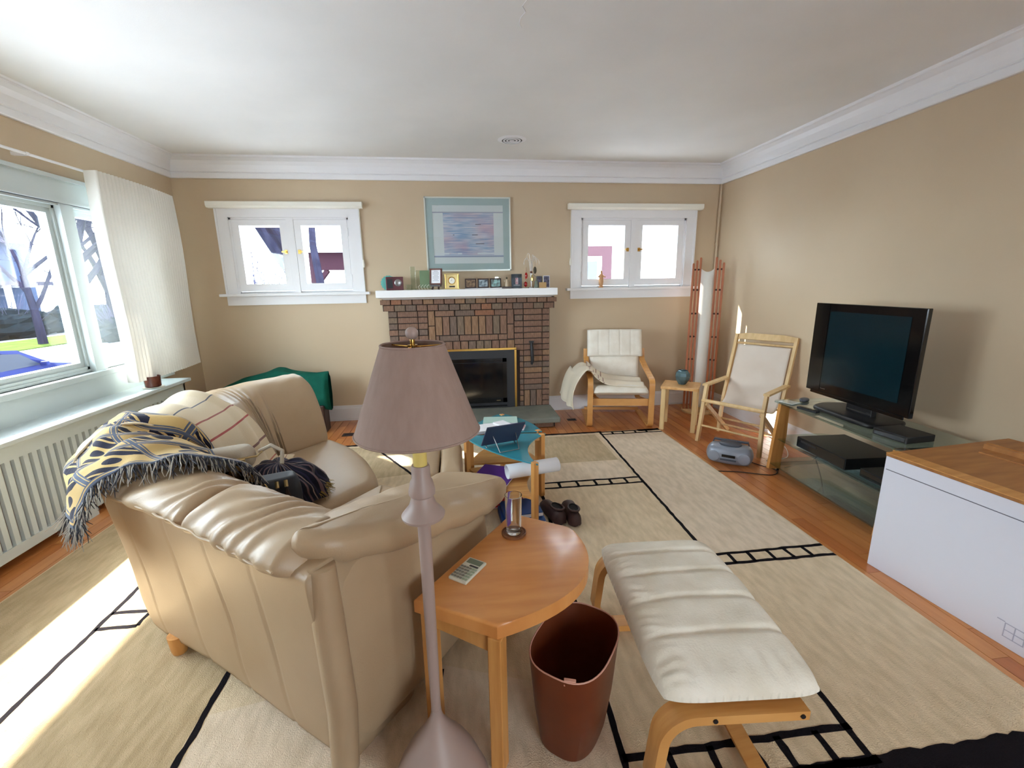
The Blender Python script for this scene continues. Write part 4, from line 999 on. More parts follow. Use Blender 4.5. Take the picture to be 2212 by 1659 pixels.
# local x: across, y: back
wd = .265
for s in (-1, 1):
    x = s*wd
    bm = nb(); bar(bm, [(x*1.06, -.04, .0), (x, -.0, .40), (x, .03, .55)], .028, .04, (1, 0, 0)); obj('front_leg', bm, 'pale_wood', dc)
    bm = nb(); bar(bm, [(x*.93, .0, .37), (x*.93, .50, .0)], .022, .038, (1, 0, 0)); obj('rear_leg', bm, 'pale_wood', dc)
    bm = nb(); bar(bm, [(x*1.0, .34, .12), (x*1.0, .38, .36), (x*1.0, .56, .98)], .026, .038, (1, 0, 0)); obj('back_post', bm, 'pale_wood', dc)
    bm = nb(); bar(bm, [(x*1.0, .34, .02), (x*1.0, .34, .14)], .026, .034, (1, 0, 0)); obj('rear_foot', bm, 'pale_wood', dc)
    bm = nb(); bar(bm, [(x*1.02, .0, .545), (x*1.03, .44, .56)], .05, .018, (1, 0, 0)); obj('armrest', bm, 'pale_wood', dc)
def trail(u, v): return None
bm = nb(); prism(bm, [(-.28, 0), (.28, 0), (.28, .045), (.16, .062), (-.16, .062), (-.28, .045)], -.011, .011, Matrix.Translation((0, .555, .935)) @ Matrix.Rotation(math.radians(74), 4, 'X')); obj('top_rail', bm, 'pale_wood', dc)
bm = nb(); tube(bm, [(-.28, -.01, .40), (.28, -.01, .40)], .018, 12); obj('front_rail', bm, 'pale_wood', dc, smooth=True)
for y, z in ((-.025, .16), (.34, .10), (.34, .16), (.36, .34), (.545, .90)):
    bm = nb(); tube(bm, [(-.27, y, z), (.27, y, z)], .010, 10); obj('rung', bm, 'pale_wood', dc, smooth=True)
SP = [(-.012, .418), (.06, .395), (.18, .345), (.29, .33), (.36, .375), (.41, .50), (.47, .70), (.53, .885)]
def sling(u, v):
    c = interp(SP, v); sag = .018*math.sin(u*PI)*math.sin(v*PI); x = (u-.5)*(.50-.03*v)
    return Vector((x, c.x+sag+.005*noise.noise(Vector((u*6, v*5, 1))), c.y-.02*math.sin(u*PI)*max(0, 1-2*v)))
bm = nb(); grid(bm, sling, 24, 50); obj('sling', bm, 'canvas', dc, smooth='all', solid=.004)

# ------------------------------------------------------------------ TV stand, TV, devices
ts = thing('tv_stand', 'glass television stand with three shelves and wooden legs', 'tv stand', (2.68, 2.55, 0), math.radians(-3.5))
def shelf(z, x0, x1, y0, y1):
    bm = nb(); prism(bm, [(x0+.0, y0+.03), (x0+.03, y0), (x1-.08, y0), (x1, y0+.06), (x1, y1-.06), (x1-.08, y1), (x0+.03, y1), (x0, y1-.03)], z-.010, z); return bm
for z, x0 in ((.572, -.26), (.275, -.23), (.075, -.27)): obj('glass_shelf', shelf(z, x0, .27, -.55, .56), 'shelf_glass', ts)
for y in (-.50, .50):
    bm = nb(); prism(bm, [(-.275, .02), (-.185, .02), (-.16, .3), (-.165, .562), (-.235, .562)], -.016, .016, Matrix.Translation((0, y, 0)) @ Matrix.Rotation(PI/2, 4, 'X')); obj('leg', bm, 'pine_z', ts)
    bm = nb(); box(bm, -.23, .22, y-.008, y+.008, .535, .562); box(bm, -.2, .22, y-.008, y+.008, .04, .065); obj('bracket', bm, 'black_metal', ts)
    for x in (-.19,):
        bm = nb(); tube(bm, [(x, y, 0), (x, y, .045)], .012, 10); obj('foot', bm, 'black_plastic', ts)
tv = thing('television', 'black flat-panel television with a dark teal screen', 'television', (2.70, 2.62, .5725), math.radians(-2))
bm = nb(); box(bm, -.045, -.015, -.40, .432, .105, .755, bev=.004); obj('body', bm, 'black_gloss', tv); obj('rear_cover', B((-.01, .035, -.30, .29, .16, .68), bev=.012), 'black_plastic', tv)
obj('screen', B((-.0465, -.044, -.315, .29, .18, .70)), 'screen', tv)
for a, b in ((-.395, -.325), (.30, .425)): obj('speaker_bar', B((-.047, -.044, a, b, .12, .75)), 'black_gloss', tv)
obj('control_strip', B((-.05, -.04, -.37, .38, .088, .112), bev=.003), 'black_gloss', tv)
obj('badge', B((-.0478, -.0465, .245, .29, .135, .139)), 'steel', tv)
obj('neck', B((-.02, .02, -.13, .07, .03, .11), bev=.004), 'black_plastic', tv)
obj('neck_trim', B((-.03, -.02, -.13, .05, .045, .055)), 'steel', tv)
bm = nb(); cushion(bm, [(-.16, -.27), (-.02, -.29), (.14, -.25), (.14, .25), (-.02, .29), (-.16, .22)], .0, .03, .012, n=3, puff=.004); obj('base', bm, 'black_plastic', tv, smooth=True)
vb = thing('set_top_box', 'black flat cable box on the top glass shelf under the television', 'cable box', (2.60, 2.20, .573), math.radians(4))
obj('body', B((-.10, .10, -.10, .10, 0, .042), bev=.004), 'black_plastic', vb); obj('front_panel', B((-.1015, -.099, -.09, .09, .008, .034)), 'black_gloss', vb)
vd = thing('disc_recorder', 'wide black disc recorder on the middle glass shelf', 'disc player', (2.66, 2.62, .276), math.radians(-3))
obj('body', B((-.19, .18, -.225, .225, .008, .085), bev=.003), 'black_plastic', vd); obj('front_panel', B((-.193, -.188, -.22, .22, .015, .08)), 'black_gloss', vd)
obj('disc_tray', B((-.1945, -.192, .03, .18, .055, .07)), 'black_metal', vd)
for x in (-.15, .14):
    for y in (-.18, .18): obj('foot', B((x-.015, x+.015, y-.015, y+.015, 0, .008)), 'black_plastic', vd)
v2 = thing('small_receiver', 'small black receiver beside the recorder on the middle shelf', 'receiver', (2.60, 2.20, .276), math.radians(-3))
obj('body', B((-.12, .12, -.12, .12, .004, .058), bev=.004), 'black_plastic', v2); obj('front_panel', B((-.122, -.119, -.11, .11, .012, .05)), 'black_gloss', v2)
rm = thing('remote_control', 'dark remote control lying on the front of the top glass shelf', 'remote', (2.49, 2.80, .573), math.radians(10))
obj('body', B((-.022, .022, -.075, .075, 0, .016), bev=.004), 'black_metal', rm); obj('buttons', B((-.014, .014, -.05, .06, .015, .018)), 'black_gloss', rm)
r2 = thing('grey_gadget', 'rounded grey gadget at the far end of the top glass shelf', 'gadget', (2.66, 3.04, .573), math.radians(30))
bm = nb(); cushion(bm, [(-.06, -.035), (.06, -.035), (.06, .035), (-.06, .035)], 0, .022, .01, n=4, puff=.004); obj('body', bm, 'boombox_dark', r2, smooth=True)
cd = thing('disc_case', 'clear plastic disc case on the corner of the top glass shelf', 'disc case', (2.52, 3.02, .573), math.radians(20))
obj('case', B((-.065, .065, -.06, .06, 0, .01), bev=.002), 'award_glass', cd); obj('insert', B((-.055, .055, -.055, .055, .002, .004)), 'paper', cd)
# boombox
bx = thing('boombox', 'silver rounded portable stereo on the floor by the rug edge', 'stereo', (2.235, 3.27, 0), math.radians(-38))
def bbx(p): return 1
bm = nb(); cushion(bm, [(-.17, -.09), (0, -.115), (.17, -.09), (.185, 0), (.16, .10), (-.16, .10), (-.185, 0)], .006, .155, .05, n=7, puff=.012); obj('body', bm, 'boombox', bx, smooth=True)
bm = nb(); cushion(bm, [(-.08, -.06), (.08, -.06), (.1, .0), (.07, .07), (-.07, .07), (-.1, 0)], .15, .176, .02, n=4, puff=.006); obj('disc_lid', bm, 'boombox_dark', bx, smooth=True)
for s in (-1, 1):
    bm = nb(); lathe(bm, [(0, 0), (.045, 0), (.045, .006), (.03, .010), (0, .004)], 24); sp = obj('speaker', bm, 'boombox', bx, smooth=True); sp.location = (s*.115, -.094, .075); sp.rotation_euler = (PI/2, 0, s*.18)
bm = nb(); bar(bm, [(-.14, .06, .13), (-.13, .04, .178), (.13, .04, .178), (.14, .06, .13)], .022, .012, (0, 1, .2)); obj('handle', bm, 'boombox_dark', bx)
obj('display', B((-.05, .05, -.118, -.108, .08, .10)), 'black_gloss', bx); obj('button_row', B((-.06, .06, -.117, -.108, .05, .062)), 'boombox_dark', bx)
def cable(name, pts, label, m='black_plastic', r=.0035):
    P_ = [cr(pts, i/60) for i in range(61)]; bm = nb(); tube(bm, P_, r, 6); one(name, bm, m, label, 'cable', smooth=True)
cable('power_cable', [(2.02, 3.20, .004), (2.0, 3.12, .004), (2.06, 3.10, .004), (2.2, 3.06, .004), (2.4, 2.97, .004), (2.5, 3.05, .004), (2.42, 3.2, .004), (2.36, 3.31, .03)], 'black stereo cable looping on the wooden floor')
cable('wall_cable', [(2.5, 3.05, .012), (2.62, 3.2, .012), (2.8, 3.3, .004), (2.95, 3.55, .004), (3.0, 3.9, .004)], 'pale cable running along the floor behind the television stand', 'cream_trim')
cable('device_cable', [(2.82, 2.9, .33), (2.86, 3.0, .2), (2.84, 3.08, .05), (2.75, 3.12, .004), (2.60, 3.08, .004)], 'thin grey cable hanging down behind the disc recorder', 'boombox_dark')
def reg(name, x, y, a, b, label):
    t = thing(name, label, 'floor vent', (x, y, 0)); obj('plate', B((-a, a, -b, b, -.002, .003)), 'dark_wood', t)
    for i in range(4): obj('louvre', B((-a*.8, a*.8, -b*.7+i*b*.4, -b*.7+i*b*.4+b*.15, .003, .005)), 'black_metal', t)
reg('floor_register', 1.235, 4.66, .05, .035, 'small dark floor outlet plate between hearth and armchair')
reg('brass_register', -1.12, 4.55, .10, .05, 'brown floor register beyond the end of the sofa')

# ------------------------------------------------------------------ white box with wooden board
wx = thing('white_carton', 'large white cardboard carton standing against the right wall', 'carton', (2.6, 1.58, 0), math.radians(5.4))
obj('carton_body', B((-.43, .40, -.34, .335, .001, .618), bev=.002), 'white_card', wx)
obj('flap_seam', B((-.4312, -.4298, -.33, .325, .548, .5515)), 'seam_dark', wx)
bm = nb(); yy, zz = -.265, .075
for a in (-.032, 0, .032): box(bm, -.4312, -.4298, yy+a-.0018, yy+a+.0018, zz-.03, zz+.03)
for a in (-.03, 0, .03): box(bm, -.4312, -.4298, yy-.034, yy+.034, zz+a-.0018, zz+a+.0018)
box(bm, -.4312, -.4298, yy+.034, yy+.06, zz+.032, zz+.036)
obj('printed_mark', bm, 'print_grey', wx, label='pale printed grid mark')
bd = thing('wooden_board', 'brown wooden panel with raised strip lying on the white carton', 'board', (2.6, 1.58, .6185), math.radians(5.4))
obj('panel', B((-.435, .40, -.37, .335, 0, .016), bev=.003), 'board_wood', bd)
bm = nb(); bar(bm, [(.12, .26, .028), (.12, -.37, .028)], .05, .024, (1, 0, 0)); tube(bm, [(.12, .26, .028), (.12, -.37, .028)], .018, 10); obj('raised_strip', bm, 'board_wood', bd, smooth=True)
obj('edge_band', B((-.435, -.36, -.37, .335, .0145, .0185)), 'pine', bd); obj('groove_strip', B((.0, .012, -.37, .22, .015, .022)), 'board_wood', bd)

# ------------------------------------------------------------------ nest of teal glass tables
def gtable(name, label, legs, top, edges, z, shelfz, rails):
    c = Vector((sum(p[0] for p in legs)/3, sum(p[1] for p in legs)/3, 0)); t = thing(name, label, 'table', c)
    def outline(k):
        out = []
        for i in range(3):
            a, b = Vector(top[i]), Vector(top[(i+1) % 3]); m_ = (a+b)/2; nn = Vector(((b-a).y, -(b-a).x)).normalized()
            for j in range(12):
                u = j/12; q = a.lerp(b, u)+nn*edges[i]*4*u*(1-u); q = Vector((c.x, c.y))+(q-Vector((c.x, c.y)))*k; out.append((q.x, q.y))
        return out
    bm = nb(); prism(bm, outline(1), z-.008, z); obj('glass_top', bm, 'teal_glass', t, world=True, label='teal glass top')
    bm = nb(); prism(bm, outline(.93), shelfz-.014, shelfz); obj('lower_shelf', bm, 'pine', t, world=True)
    for x, y in legs:
        m_ = Matrix.Translation((x, y, 0)) @ Matrix.Rotation(.5, 4, 'Z'); bm = nb(); box(bm, -.017, .017, -.017, .017, .0098, z+.004, m_, bev=.003); obj('leg', bm, 'pine_z', t, world=True)
    for i in rails:
        a, b = legs[i], legs[(i+1) % 3]; bm = nb(); bar(bm, [(a[0], a[1], z-.028), (b[0], b[1], z-.028)], .03, .014, (0, 0, 1)); obj('rail', bm, 'pine', t, world=True)
gtable('glass_table', 'triangular teal glass side table holding a book stand', [(.035, 2.93), (.42, 2.41), (.555, 2.90)], [(.015, 2.95), (.435, 2.385), (.585, 2.915)], (.05, -.09, .02), .472, .24, (2,))
gtable('nesting_table', 'second teal glass table behind the book stand with papers on it', [(.06, 3.03), (.545, 2.985), (.33, 3.42)], [(.03, 3.005), (.57, 2.965), (.33, 3.46)], (.0, .05, .05), .472, .24, (0,))
# book stand
bs = thing('book_stand', 'dark tilted book stand on thin wire legs', 'stand', (.26, 2.70, .4725), math.radians(17))
m_ = Matrix.Translation((0, .05, .012)) @ Matrix.Rotation(math.radians(38), 4, 'X')
bm = nb(); box(bm, -.13, .13, -.004, .004, .0, .20, m_, bev=.002); obj('board', bm, 'navy_book', bs)
bm = nb()
tube(bm, [(-.07, .0, .10), (-.055, -.09, .003), (.075, -.09, .003), (.09, .0, .10)], .003, 6); tube(bm, [(-.1, .05, .02), (-.1, .02, .003)], .003, 6); tube(bm, [(.1, .05, .02), (.1, .02, .003)], .003, 6); obj('wire_legs', bm, 'steel', bs, smooth=True)
for x in (-.07, .09):
    bm = nb(); tube(bm, [(x-.01, .0, .102), (x+.01, .0, .102)], .008, 8); obj('clip', bm, 'steel', bs)
def slab(name, loc, rz, a, b, h, m, label, cat, tilt=0):
    t = thing(name, label, cat, loc, rz); bm = nb(); box(bm, -a, a, -b, b, 0, h, Matrix.Rotation(tilt, 4, 'X'), bev=min(.002, h/3)); obj('cover', bm, m, t)
    bm = nb(); box(bm, -a*.98, a*1.004, -b*1.004, b*.98, h*.2, h*.8, Matrix.Rotation(tilt, 4, 'X')); obj('page_block', bm, 'paper', t); return t
slab('letter_stack', (.21, 3.06, .473), .2, .12, .08, .022, 'paper', 'stack of white letters on the rear teal glass table', 'letters')
slab('mint_envelope', (.30, 3.25, .473), -.1, .13, .08, .012, 'paper_mint', 'pale mint envelope behind the letters on the rear glass table', 'envelope')
slab('folded_letter', (.30, 3.09, .496), .5, .045, .06, .012, 'paper', 'folded white letter lying on top of the letter stack', 'letter')
slab('photo_card', (.40, 3.06, .473), -.3, .06, .05, .014, 'photo_pink', 'small printed photo card at the right of the letters', 'card')
slab('purple_folder', (.20, 2.75, .241), -.45, .13, .17, .012, 'purple', 'purple folder on the lower shelf of the glass table', 'folder')
bm = nb(); prf = [(.03*math.cos(a), .0+.045*math.sin(a)) for a in [i*2*PI/24 for i in range(24)]]
tR = thing('paper_roll', 'thick roll of white paper on the lower shelf', 'paper roll', (.45, 2.72, .302), math.radians(12))
bm = nb(); grid(bm, lambda u, v: Vector((-.17+.36*v, .055*math.cos(u*2*PI*1.4)*(1-.12*u), .047*math.sin(u*2*PI*1.4)*(1-.12*u))), 48, 2); obj('sheet', bm, 'paper', tR, smooth='all', solid=.001)
slab('red_folder', (.26, 2.87, .009), .12, .15, .11, .012, 'red', 'red folder on the rug under the glass table', 'folder')
slab('blue_book', (.36, 2.60, .062), .1, .12, .10, .035, 'blue', 'blue book on top of the pile under the glass table', 'book')
slab('wide_blue_book', (.36, 2.59, .009), .05, .135, .12, .05, 'blue', 'wide blue book at the bottom of the pile under the glass table', 'book')
slab('navy_magazine', (.28, 2.28, .009), -.35, .16, .12, .02, 'navy_book', 'dark grey magazine on the rug in front of the glass table', 'magazine')
slab('white_papers', (.10, 2.02, .009), .3, .10, .10, .012, 'paper', 'loose white papers on the rug beside the end table', 'papers')
bm = nb(); blob(bm, (0, 0, 0), (.05, .05, .05), 20, 12); bb = one('blue_ball', bm, 'blue_ball', 'small dark blue ball on the rug behind the table leg', 'ball', smooth=True); bb.location = (.12, 2.96, .059)

# shoes
def shoe(name, label, loc, rz):
    t = thing(name, label, 'shoe', loc, rz, group='pair of brown shoes on the rug'); SS = [(-.13, .03, .07), (-.11, .042, .085), (-.05, .04, .075), (.02, .043, .06), (.08, .05, .05), (.13, .045, .042), (.155, .02, .03)]
    bm = nb(); rows = []
    for y, w_, h in SS: rows.append([bm.verts.new((w_*math.cos(a), y, max(.012, h*math.sin(a)+.012) if 0 else .014+h*max(0, math.sin(a))**.7)) for a in [PI*k/10 for k in range(11)]])
    for a, b in zip(rows, rows[1:]):
        for k in range(10): bm.faces.new((a[k], a[k+1], b[k+1], b[k]))
    bm.faces.new(rows[0]); bm.faces.new(rows[-1][::-1]); obj('upper', bm, 'shoe', t, smooth='all')
    bm = nb(); cushion(bm, [(-.035, -.135), (.035, -.135), (.04, -.03), (.052, .08), (.03, .16), (-.03, .16), (-.052, .08), (-.04, -.03)], .0, .016, .004, n=2, puff=0); obj('sole', bm, 'dark_wood', t, smooth=True)
    bm = nb(); lathe(bm, [(0, 0), (.6, 0), (.95, .02), (1, .1), (1.1, .12), (1.12, .05)], 20); o = obj('opening', bm, 'shoe_in', t, smooth=True); o.location = (0, -.062, .0925); o.scale = (.028, .056, .06)
    bm = nb(); tube(bm, [(.034*math.cos(a*PI/12), -.062+.062*math.sin(a*PI/12), .098-.010*math.sin(a*PI/12)) for a in range(25)], .007, 6, False); obj('collar', bm, 'shoe', t, smooth=True)
shoe('shoe', 'brown slip-on shoe nearer the glass table', (.575, 2.60, .009), math.radians(12)); shoe('shoe', 'brown slip-on shoe on the right of the pair', (.69, 2.57, .009), math.radians(-4))

# ------------------------------------------------------------------ ceiling vent, picture
cv = thing('ceiling_vent', 'round white ceiling air diffuser', 'vent', (.56, 4.33, ZC-.0005))
for r0_, r1_, z in ((.092, .130, -.010), (.064, .080, -.010), (.036, .052, -.010)):
    bm = nb(); lathe(bm, [(r0_, z), (r1_, z if r1_ < .12 else 0), (r1_, z+.003 if r1_ < .12 else .0), (r0_, z+.004)], 40, closed=True); obj('ring', bm, 'trim', cv, smooth=True)
bm = nb(); lathe(bm, [(0, -.011), (.024, -.011), (.024, -.008), (0, -.006)], 24); obj('centre_disc', bm, 'trim', cv, smooth=True)
bm = nb(); lathe(bm, [(0, -.003), (.094, -.003), (.094, -.001), (0, -.001)], 32); obj('duct', bm, 'black_metal', cv)
pc = thing('framed_picture', 'framed abstract pastel print with pale teal mat above the mantel', 'picture', (.167, YB-.02, 1.645))
px0, px1, pz0, pz1 = -.293, .627, 1.643, 2.408
bm = nb()
for a in ((px0, px0+.014, pz0, pz1), (px1-.014, px1, pz0, pz1), (px0, px1, pz0, pz0+.014), (px0, px1, pz1-.014, pz1)): box(bm, a[0], a[1], YB-.03, YB-.0005, a[2], a[3])
obj('frame', bm, 'silver_frame', pc, world=True)
bm = nb(); mw = .082
for a in ((px0+.01, px0+mw, pz0+.01, pz1-.01), (px1-mw, px1-.01, pz0+.01, pz1-.01), (px0+mw, px1-mw, pz0+.01, pz0+mw), (px0+mw, px1-mw, pz1-mw, pz1-.01)): box(bm, a[0], a[1], YB-.018, YB-.012, a[2], a[3])
obj('mat_board', bm, 'mat_board', pc, world=True)
bm = nb(); grid(bm, lambda u, v: Vector((px0+mw-.004+(px1-px0-2*mw+.008)*u, YB-.0125, pz0+mw-.004+(pz1-pz0-2*mw+.008)*v)), 1, 1, uv=True); obj('print', bm, 'artwork', pc, world=True, solid=.001)
obj('glass', B((px0+.012, px1-.012, YB-.024, YB-.021, pz0+.012, pz1-.012)), 'pane', pc, world=True)

# ------------------------------------------------------------------ things on the mantel
ZM = 1.4525
def mx(p): return -.803 + (p-810)*(1.879/395)      # along the mantel
def pframe(name, label, x, y, w_, h, m_frame, m_pic, rz=0, lean=.12, bw=.012, z=ZM, cat='photo frame'):
    t = thing(name, label, cat, (x, y, z), rz); R_ = Matrix.Rotation(-lean, 4, 'X'); bm = nb()
    for a in ((-w_/2, -w_/2+bw, 0, h), (w_/2-bw, w_/2, 0, h), (-w_/2, w_/2, 0, bw), (-w_/2, w_/2, h-bw, h)): box(bm, a[0], a[1], -.008, .008, a[2], a[3], R_)
    obj('frame', bm, m_frame, t); bm = nb(); box(bm, -w_/2+bw*.6, w_/2-bw*.6, -.003, .005, bw*.6, h-bw*.6, R_); obj('picture', bm, m_pic, t)
    bm = nb(); box(bm, -.02, .02, .0, .004, .0, h*.75, Matrix.Translation((0, .075, 0)) @ Matrix.Rotation(.42, 4, 'X')); obj('strut', bm, m_frame, t); return t
t = thing('maroon_plaque', 'maroon wooden award plaque with silver medallion on the mantel', 'plaque', (mx(848), 4.84, ZM), math.radians(5))
obj('panel', B((-.088, .088, -.012, .012, 0, .135), bev=.003), 'maroon', t); obj('plate', B((-.075, -.02, -.0145, -.011, .02, .115)), 'black_metal', t)
bm = nb(); lathe(bm, [(0, 0), (.034, 0), (.036, -.003), (.03, -.006), (0, -.006)], 28); o = obj('medallion', bm, 'steel', t, smooth=True); o.location = (.035, -.012, .075); o.rotation_euler = (-PI/2, 0, 0)
t = thing('teal_plate', 'small scalloped teal plate behind the maroon plaque', 'plate', (mx(832), 4.93, ZM)); bm = nb(); n_ = 16
prism(bm, [((.075+.006*(k % 2))*math.cos(k*2*PI/32), .075+(.075+.006*(k % 2))*math.sin(k*2*PI/32)) for k in range(32)], -.004, .004, Matrix.Rotation(math.radians(80), 4, 'X')); obj('disc', bm, 'teal_trim', t)
bm = nb(); box(bm, -.02, .02, .01, .03, 0, .04); obj('stand', bm, 'teal_trim', t)
def award(name, label, x, y, w_, h, d=.012):
    t = thing(name, label, 'glass award', (x, y, ZM)); obj('slab', B((-w_/2, w_/2, -d/2, d/2, .012, h), bev=.002), 'award_glass', t); obj('base', B((-w_*.6, w_*.6, -.022, .022, 0, .014), bev=.002), 'award_glass', t)
    return t
award('small_glass_award', 'small clear glass block beside the maroon plaque', mx(880), 4.80, .055, .055, .02); award('tall_glass_award', 'tall pale clear glass award left of the picture', mx(886), 4.95, .05, .24)
t = award('green_glass_award', 'wide greenish glass plaque on the mantel', mx(909), 4.88, .15, .20); obj('tint_panel', B((-.035, .065, .007, .009, .02, .195)), 'pale_green', t)
bm = nb()
for k in range(4): tube(bm, [(-.04+k*.03, -.03, .002), (-.055+k*.03, -.03, .03), (-.03+k*.03, -.03, .052)], .0025, 5)
obj('wire_letters', bm, 'cream_trim', t)
t = thing('certificate_stand', 'brown framed certificate on a dark easel', 'certificate', (mx(937), 4.82, ZM), math.radians(-16)); R_ = Matrix.Translation((0, 0, .05)) @ Matrix.Rotation(-.16, 4, 'X')
bm = nb()
for a in ((-.065, -.05, 0, .165), (.05, .065, 0, .165), (-.065, .065, 0, .014), (-.065, .065, .151, .165)): box(bm, a[0], a[1], -.01, .01, a[2], a[3], R_)
obj('frame', bm, 'frame_red', t); bm = nb(); box(bm, -.052, .052, -.004, .004, .01, .155, R_); pg = obj('paper', bm, 'paper', t)
bm = nb()
for k in range(8): z = .135-k*.014; wl = .032 if k % 3 else .024; box(bm, -wl, wl, -.0046, -.0042, z, z+.0035, R_)
obj('text_lines', bm, 'seam_dark', pg)
bm = nb(); bar(bm, [(-.035, -.02, 0), (-.028, .006, .05), (-.02, .042, .15)], .018, .01, (1, 0, 0)); bar(bm, [(.035, -.02, 0), (.028, .006, .05), (.02, .042, .15)], .018, .01, (1, 0, 0)); bar(bm, [(0, .10, 0), (0, .045, .15)], .012, .01, (1, 0, 0)); box(bm, -.055, .055, -.022, .012, .03, .049); obj('easel', bm, 'dark_wood', t)
t = thing('gold_clock', 'small gold carriage clock on the mantel', 'clock', (mx(972), 4.80, ZM))
obj('back_plate', B((-.062, .062, .0, .006, .008, .148)), 'gold', t); obj('base', B((-.078, .078, -.02, .03, 0, .01), bev=.002), 'gold', t)
for s in (-1, 1):
    bm = nb(); tube(bm, [(s*.066, 0, .008), (s*.066, 0, .155)], .007, 12); obj('pillar', bm, 'brass', t, smooth=True)
obj('top_bar', B((-.078, .078, -.012, .02, .15, .162), bev=.002), 'gold', t)
bm = nb(); lathe(bm, [(.032, 0), (.04, 0), (.04, -.006), (.032, -.004)], 32, closed=True); o = obj('dial_ring', bm, 'brass', t, smooth=True); o.location = (0, 0, .088); o.rotation_euler = (-PI/2, 0, 0)
bm = nb(); lathe(bm, [(0, 0), (.031, 0), (.031, -.002), (0, -.002)], 32); o = obj('dial', bm, 'cream_trim', t); o.location = (0, -.0005, .088); o.rotation_euler = (-PI/2, 0, 0)
bm = nb(); box(bm, -.001, .001, -.005, -.003, .088, .110); box(bm, -.013, .001, -.005, -.003, .087, .089); obj('hands', bm, 'black_plastic', t); obj('nameplate', B((-.03, .03, -.003, .0, .02, .036)), 'black_metal', t)
pframe('sepia_photo', 'sepia photo in a dark frame, first of the three linked frames', mx(1013), 4.83, .118, .098, 'dark_wood', 'photo_sepia', z=ZM+.008); pframe('grey_photo', 'grey photo in a dark frame, middle of the three linked frames', mx(1041), 4.83, .118, .098, 'dark_wood', 'photo_grey', z=ZM+.008); pframe('teal_photo', 'teal and brown photo in a dark frame, last of the three linked frames', mx(1069), 4.83, .118, .098, 'dark_wood', 'photo_teal', z=ZM+.008)
one('frame_tray', B((mx(1000), mx(1083), 4.805, 4.93, ZM, ZM+.008), bev=.001), 'steel', 'thin metal tray under the three small photo frames', 'tray')
award('clear_slab', 'thin clear glass slab behind the teal photo', mx(1076), 4.95, .06, .125)
t = thing('angel_figurine', 'small cream figurine with wings on a dark wooden block', 'figurine', (mx(1094), 4.83, ZM)); obj('block', B((-.055, .05, -.03, .03, 0, .018), bev=.002), 'dark_wood', t)
bm = nb(); lathe(bm, [(0, .018), (.02, .018), (.016, .05), (.01, .075), (.011, .085), (.005, .095), (0, .095)], 16); obj('gown', bm, 'lady', t, smooth=True)
bm = nb(); blob(bm, (0, -.002, .106), (.009, .010, .012), 12, 8); obj('head', bm, 'bird', t, smooth=True)
for s in (-1, 1):
    bm = nb(); blob(bm, (s*.018, .008, .078), (.014, .003, .012), 10, 6); obj('wing', bm, 'lady', t, smooth=True)
t = pframe('dark_photo_frame', 'dark slate photo frame with a small pink picture', mx(1116), 4.81, .112, .148, 'slate_frame', 'photo_pink', bw=.04); R_ = Matrix.Rotation(-.12, 4, 'X')
bm = nb(); box(bm, -.035, .035, -.0095, -.008, .03, .033, R_); obj('caption_line', bm, 'paper', t)
t = thing('wire_ornament_tree', 'curly wire ornament stand hung with red, gold and bird charms', 'ornament', (mx(1150), 4.85, ZM)); bm = nb(); lathe(bm, [(0, 0), (.035, 0), (.035, .006), (.006, .012), (0, .012)], 20); obj('base', bm, 'steel', t, smooth=True)
bm = nb(); ends = []
for k, (dx, hz) in enumerate(((-.075, .31), (-.045, .36), (.03, .345), (.055, .33), (.085, .31), (.012, .29))):
    pts = [(0, 0, 0), (dx*.1, 0, .16), (dx*.35, .005*k-.01, hz-.03), (dx*.7, .005*k-.01, hz), (dx, .005*k-.01, hz-.03), (dx*1.05, .005*k-.01, hz-.07)]
    tube(bm, [cr(pts, i/24) for i in range(25)], .0016, 5); ends.append((dx*1.05, .005*k-.01, hz-.07))
obj('wires', bm, 'steel', t, smooth=True)
for k, (x, z, m_, s_) in enumerate(((-.055, .13, 'red_glass', (.016, .012, .034)), (-.062, .04, 'red_glass', (.020, .018, .028)), (.012, .1, 'gold', (.016, .008, .036)), (.0, .165, 'frame_red', (.014, .01, .012)), (.04, .185, 'bird', (.018, .016, .038)))):
    bm = nb(); blob(bm, (x, -.012, z), s_, 14, 10, (lambda p: 1+.15*math.sin(p.z*9)) if m_ == 'gold' else None); tube(bm, [(x, -.012, z+s_[2]*.9), (x*1.02, -.01, z+s_[2]+.05)], .001, 4); obj('charm', bm, m_, t, smooth=True)
bm = nb(); tube(bm, [(.015, -.02, .15), (.045, -.022, .115)], .0035, 6); obj('chime', bm, 'steel', t, smooth=True)
pframe('dark_picture', 'dark green picture card at the right end of the mantel', mx(1172), 4.92, .06, .125, 'stone_grey', 'photo_violet', bw=.004); pframe('violet_photo', 'violet photo with white edge, last thing on the mantel', mx(1186), 4.86, .07, .128, 'paper', 'photo_violet', bw=.005)
one('gold_card', B((mx(1166), mx(1183), 4.795, 4.803, ZM, ZM+.058), bev=.001), 'gold_photo', 'small gold card in front of the violet photo', 'card')
t = thing('stone_figure', 'small grey-green stone ornament near the right end of the mantel', 'ornament', (mx(1160), 4.80, ZM)); bm = nb(); lathe(bm, [(0, 0), (.022, 0), (.024, .02), (.016, .05), (.018, .065), (.006, .08), (.002, .12), (0, .12)], 12); obj('body', bm, 'stone_grey', t, smooth=True)
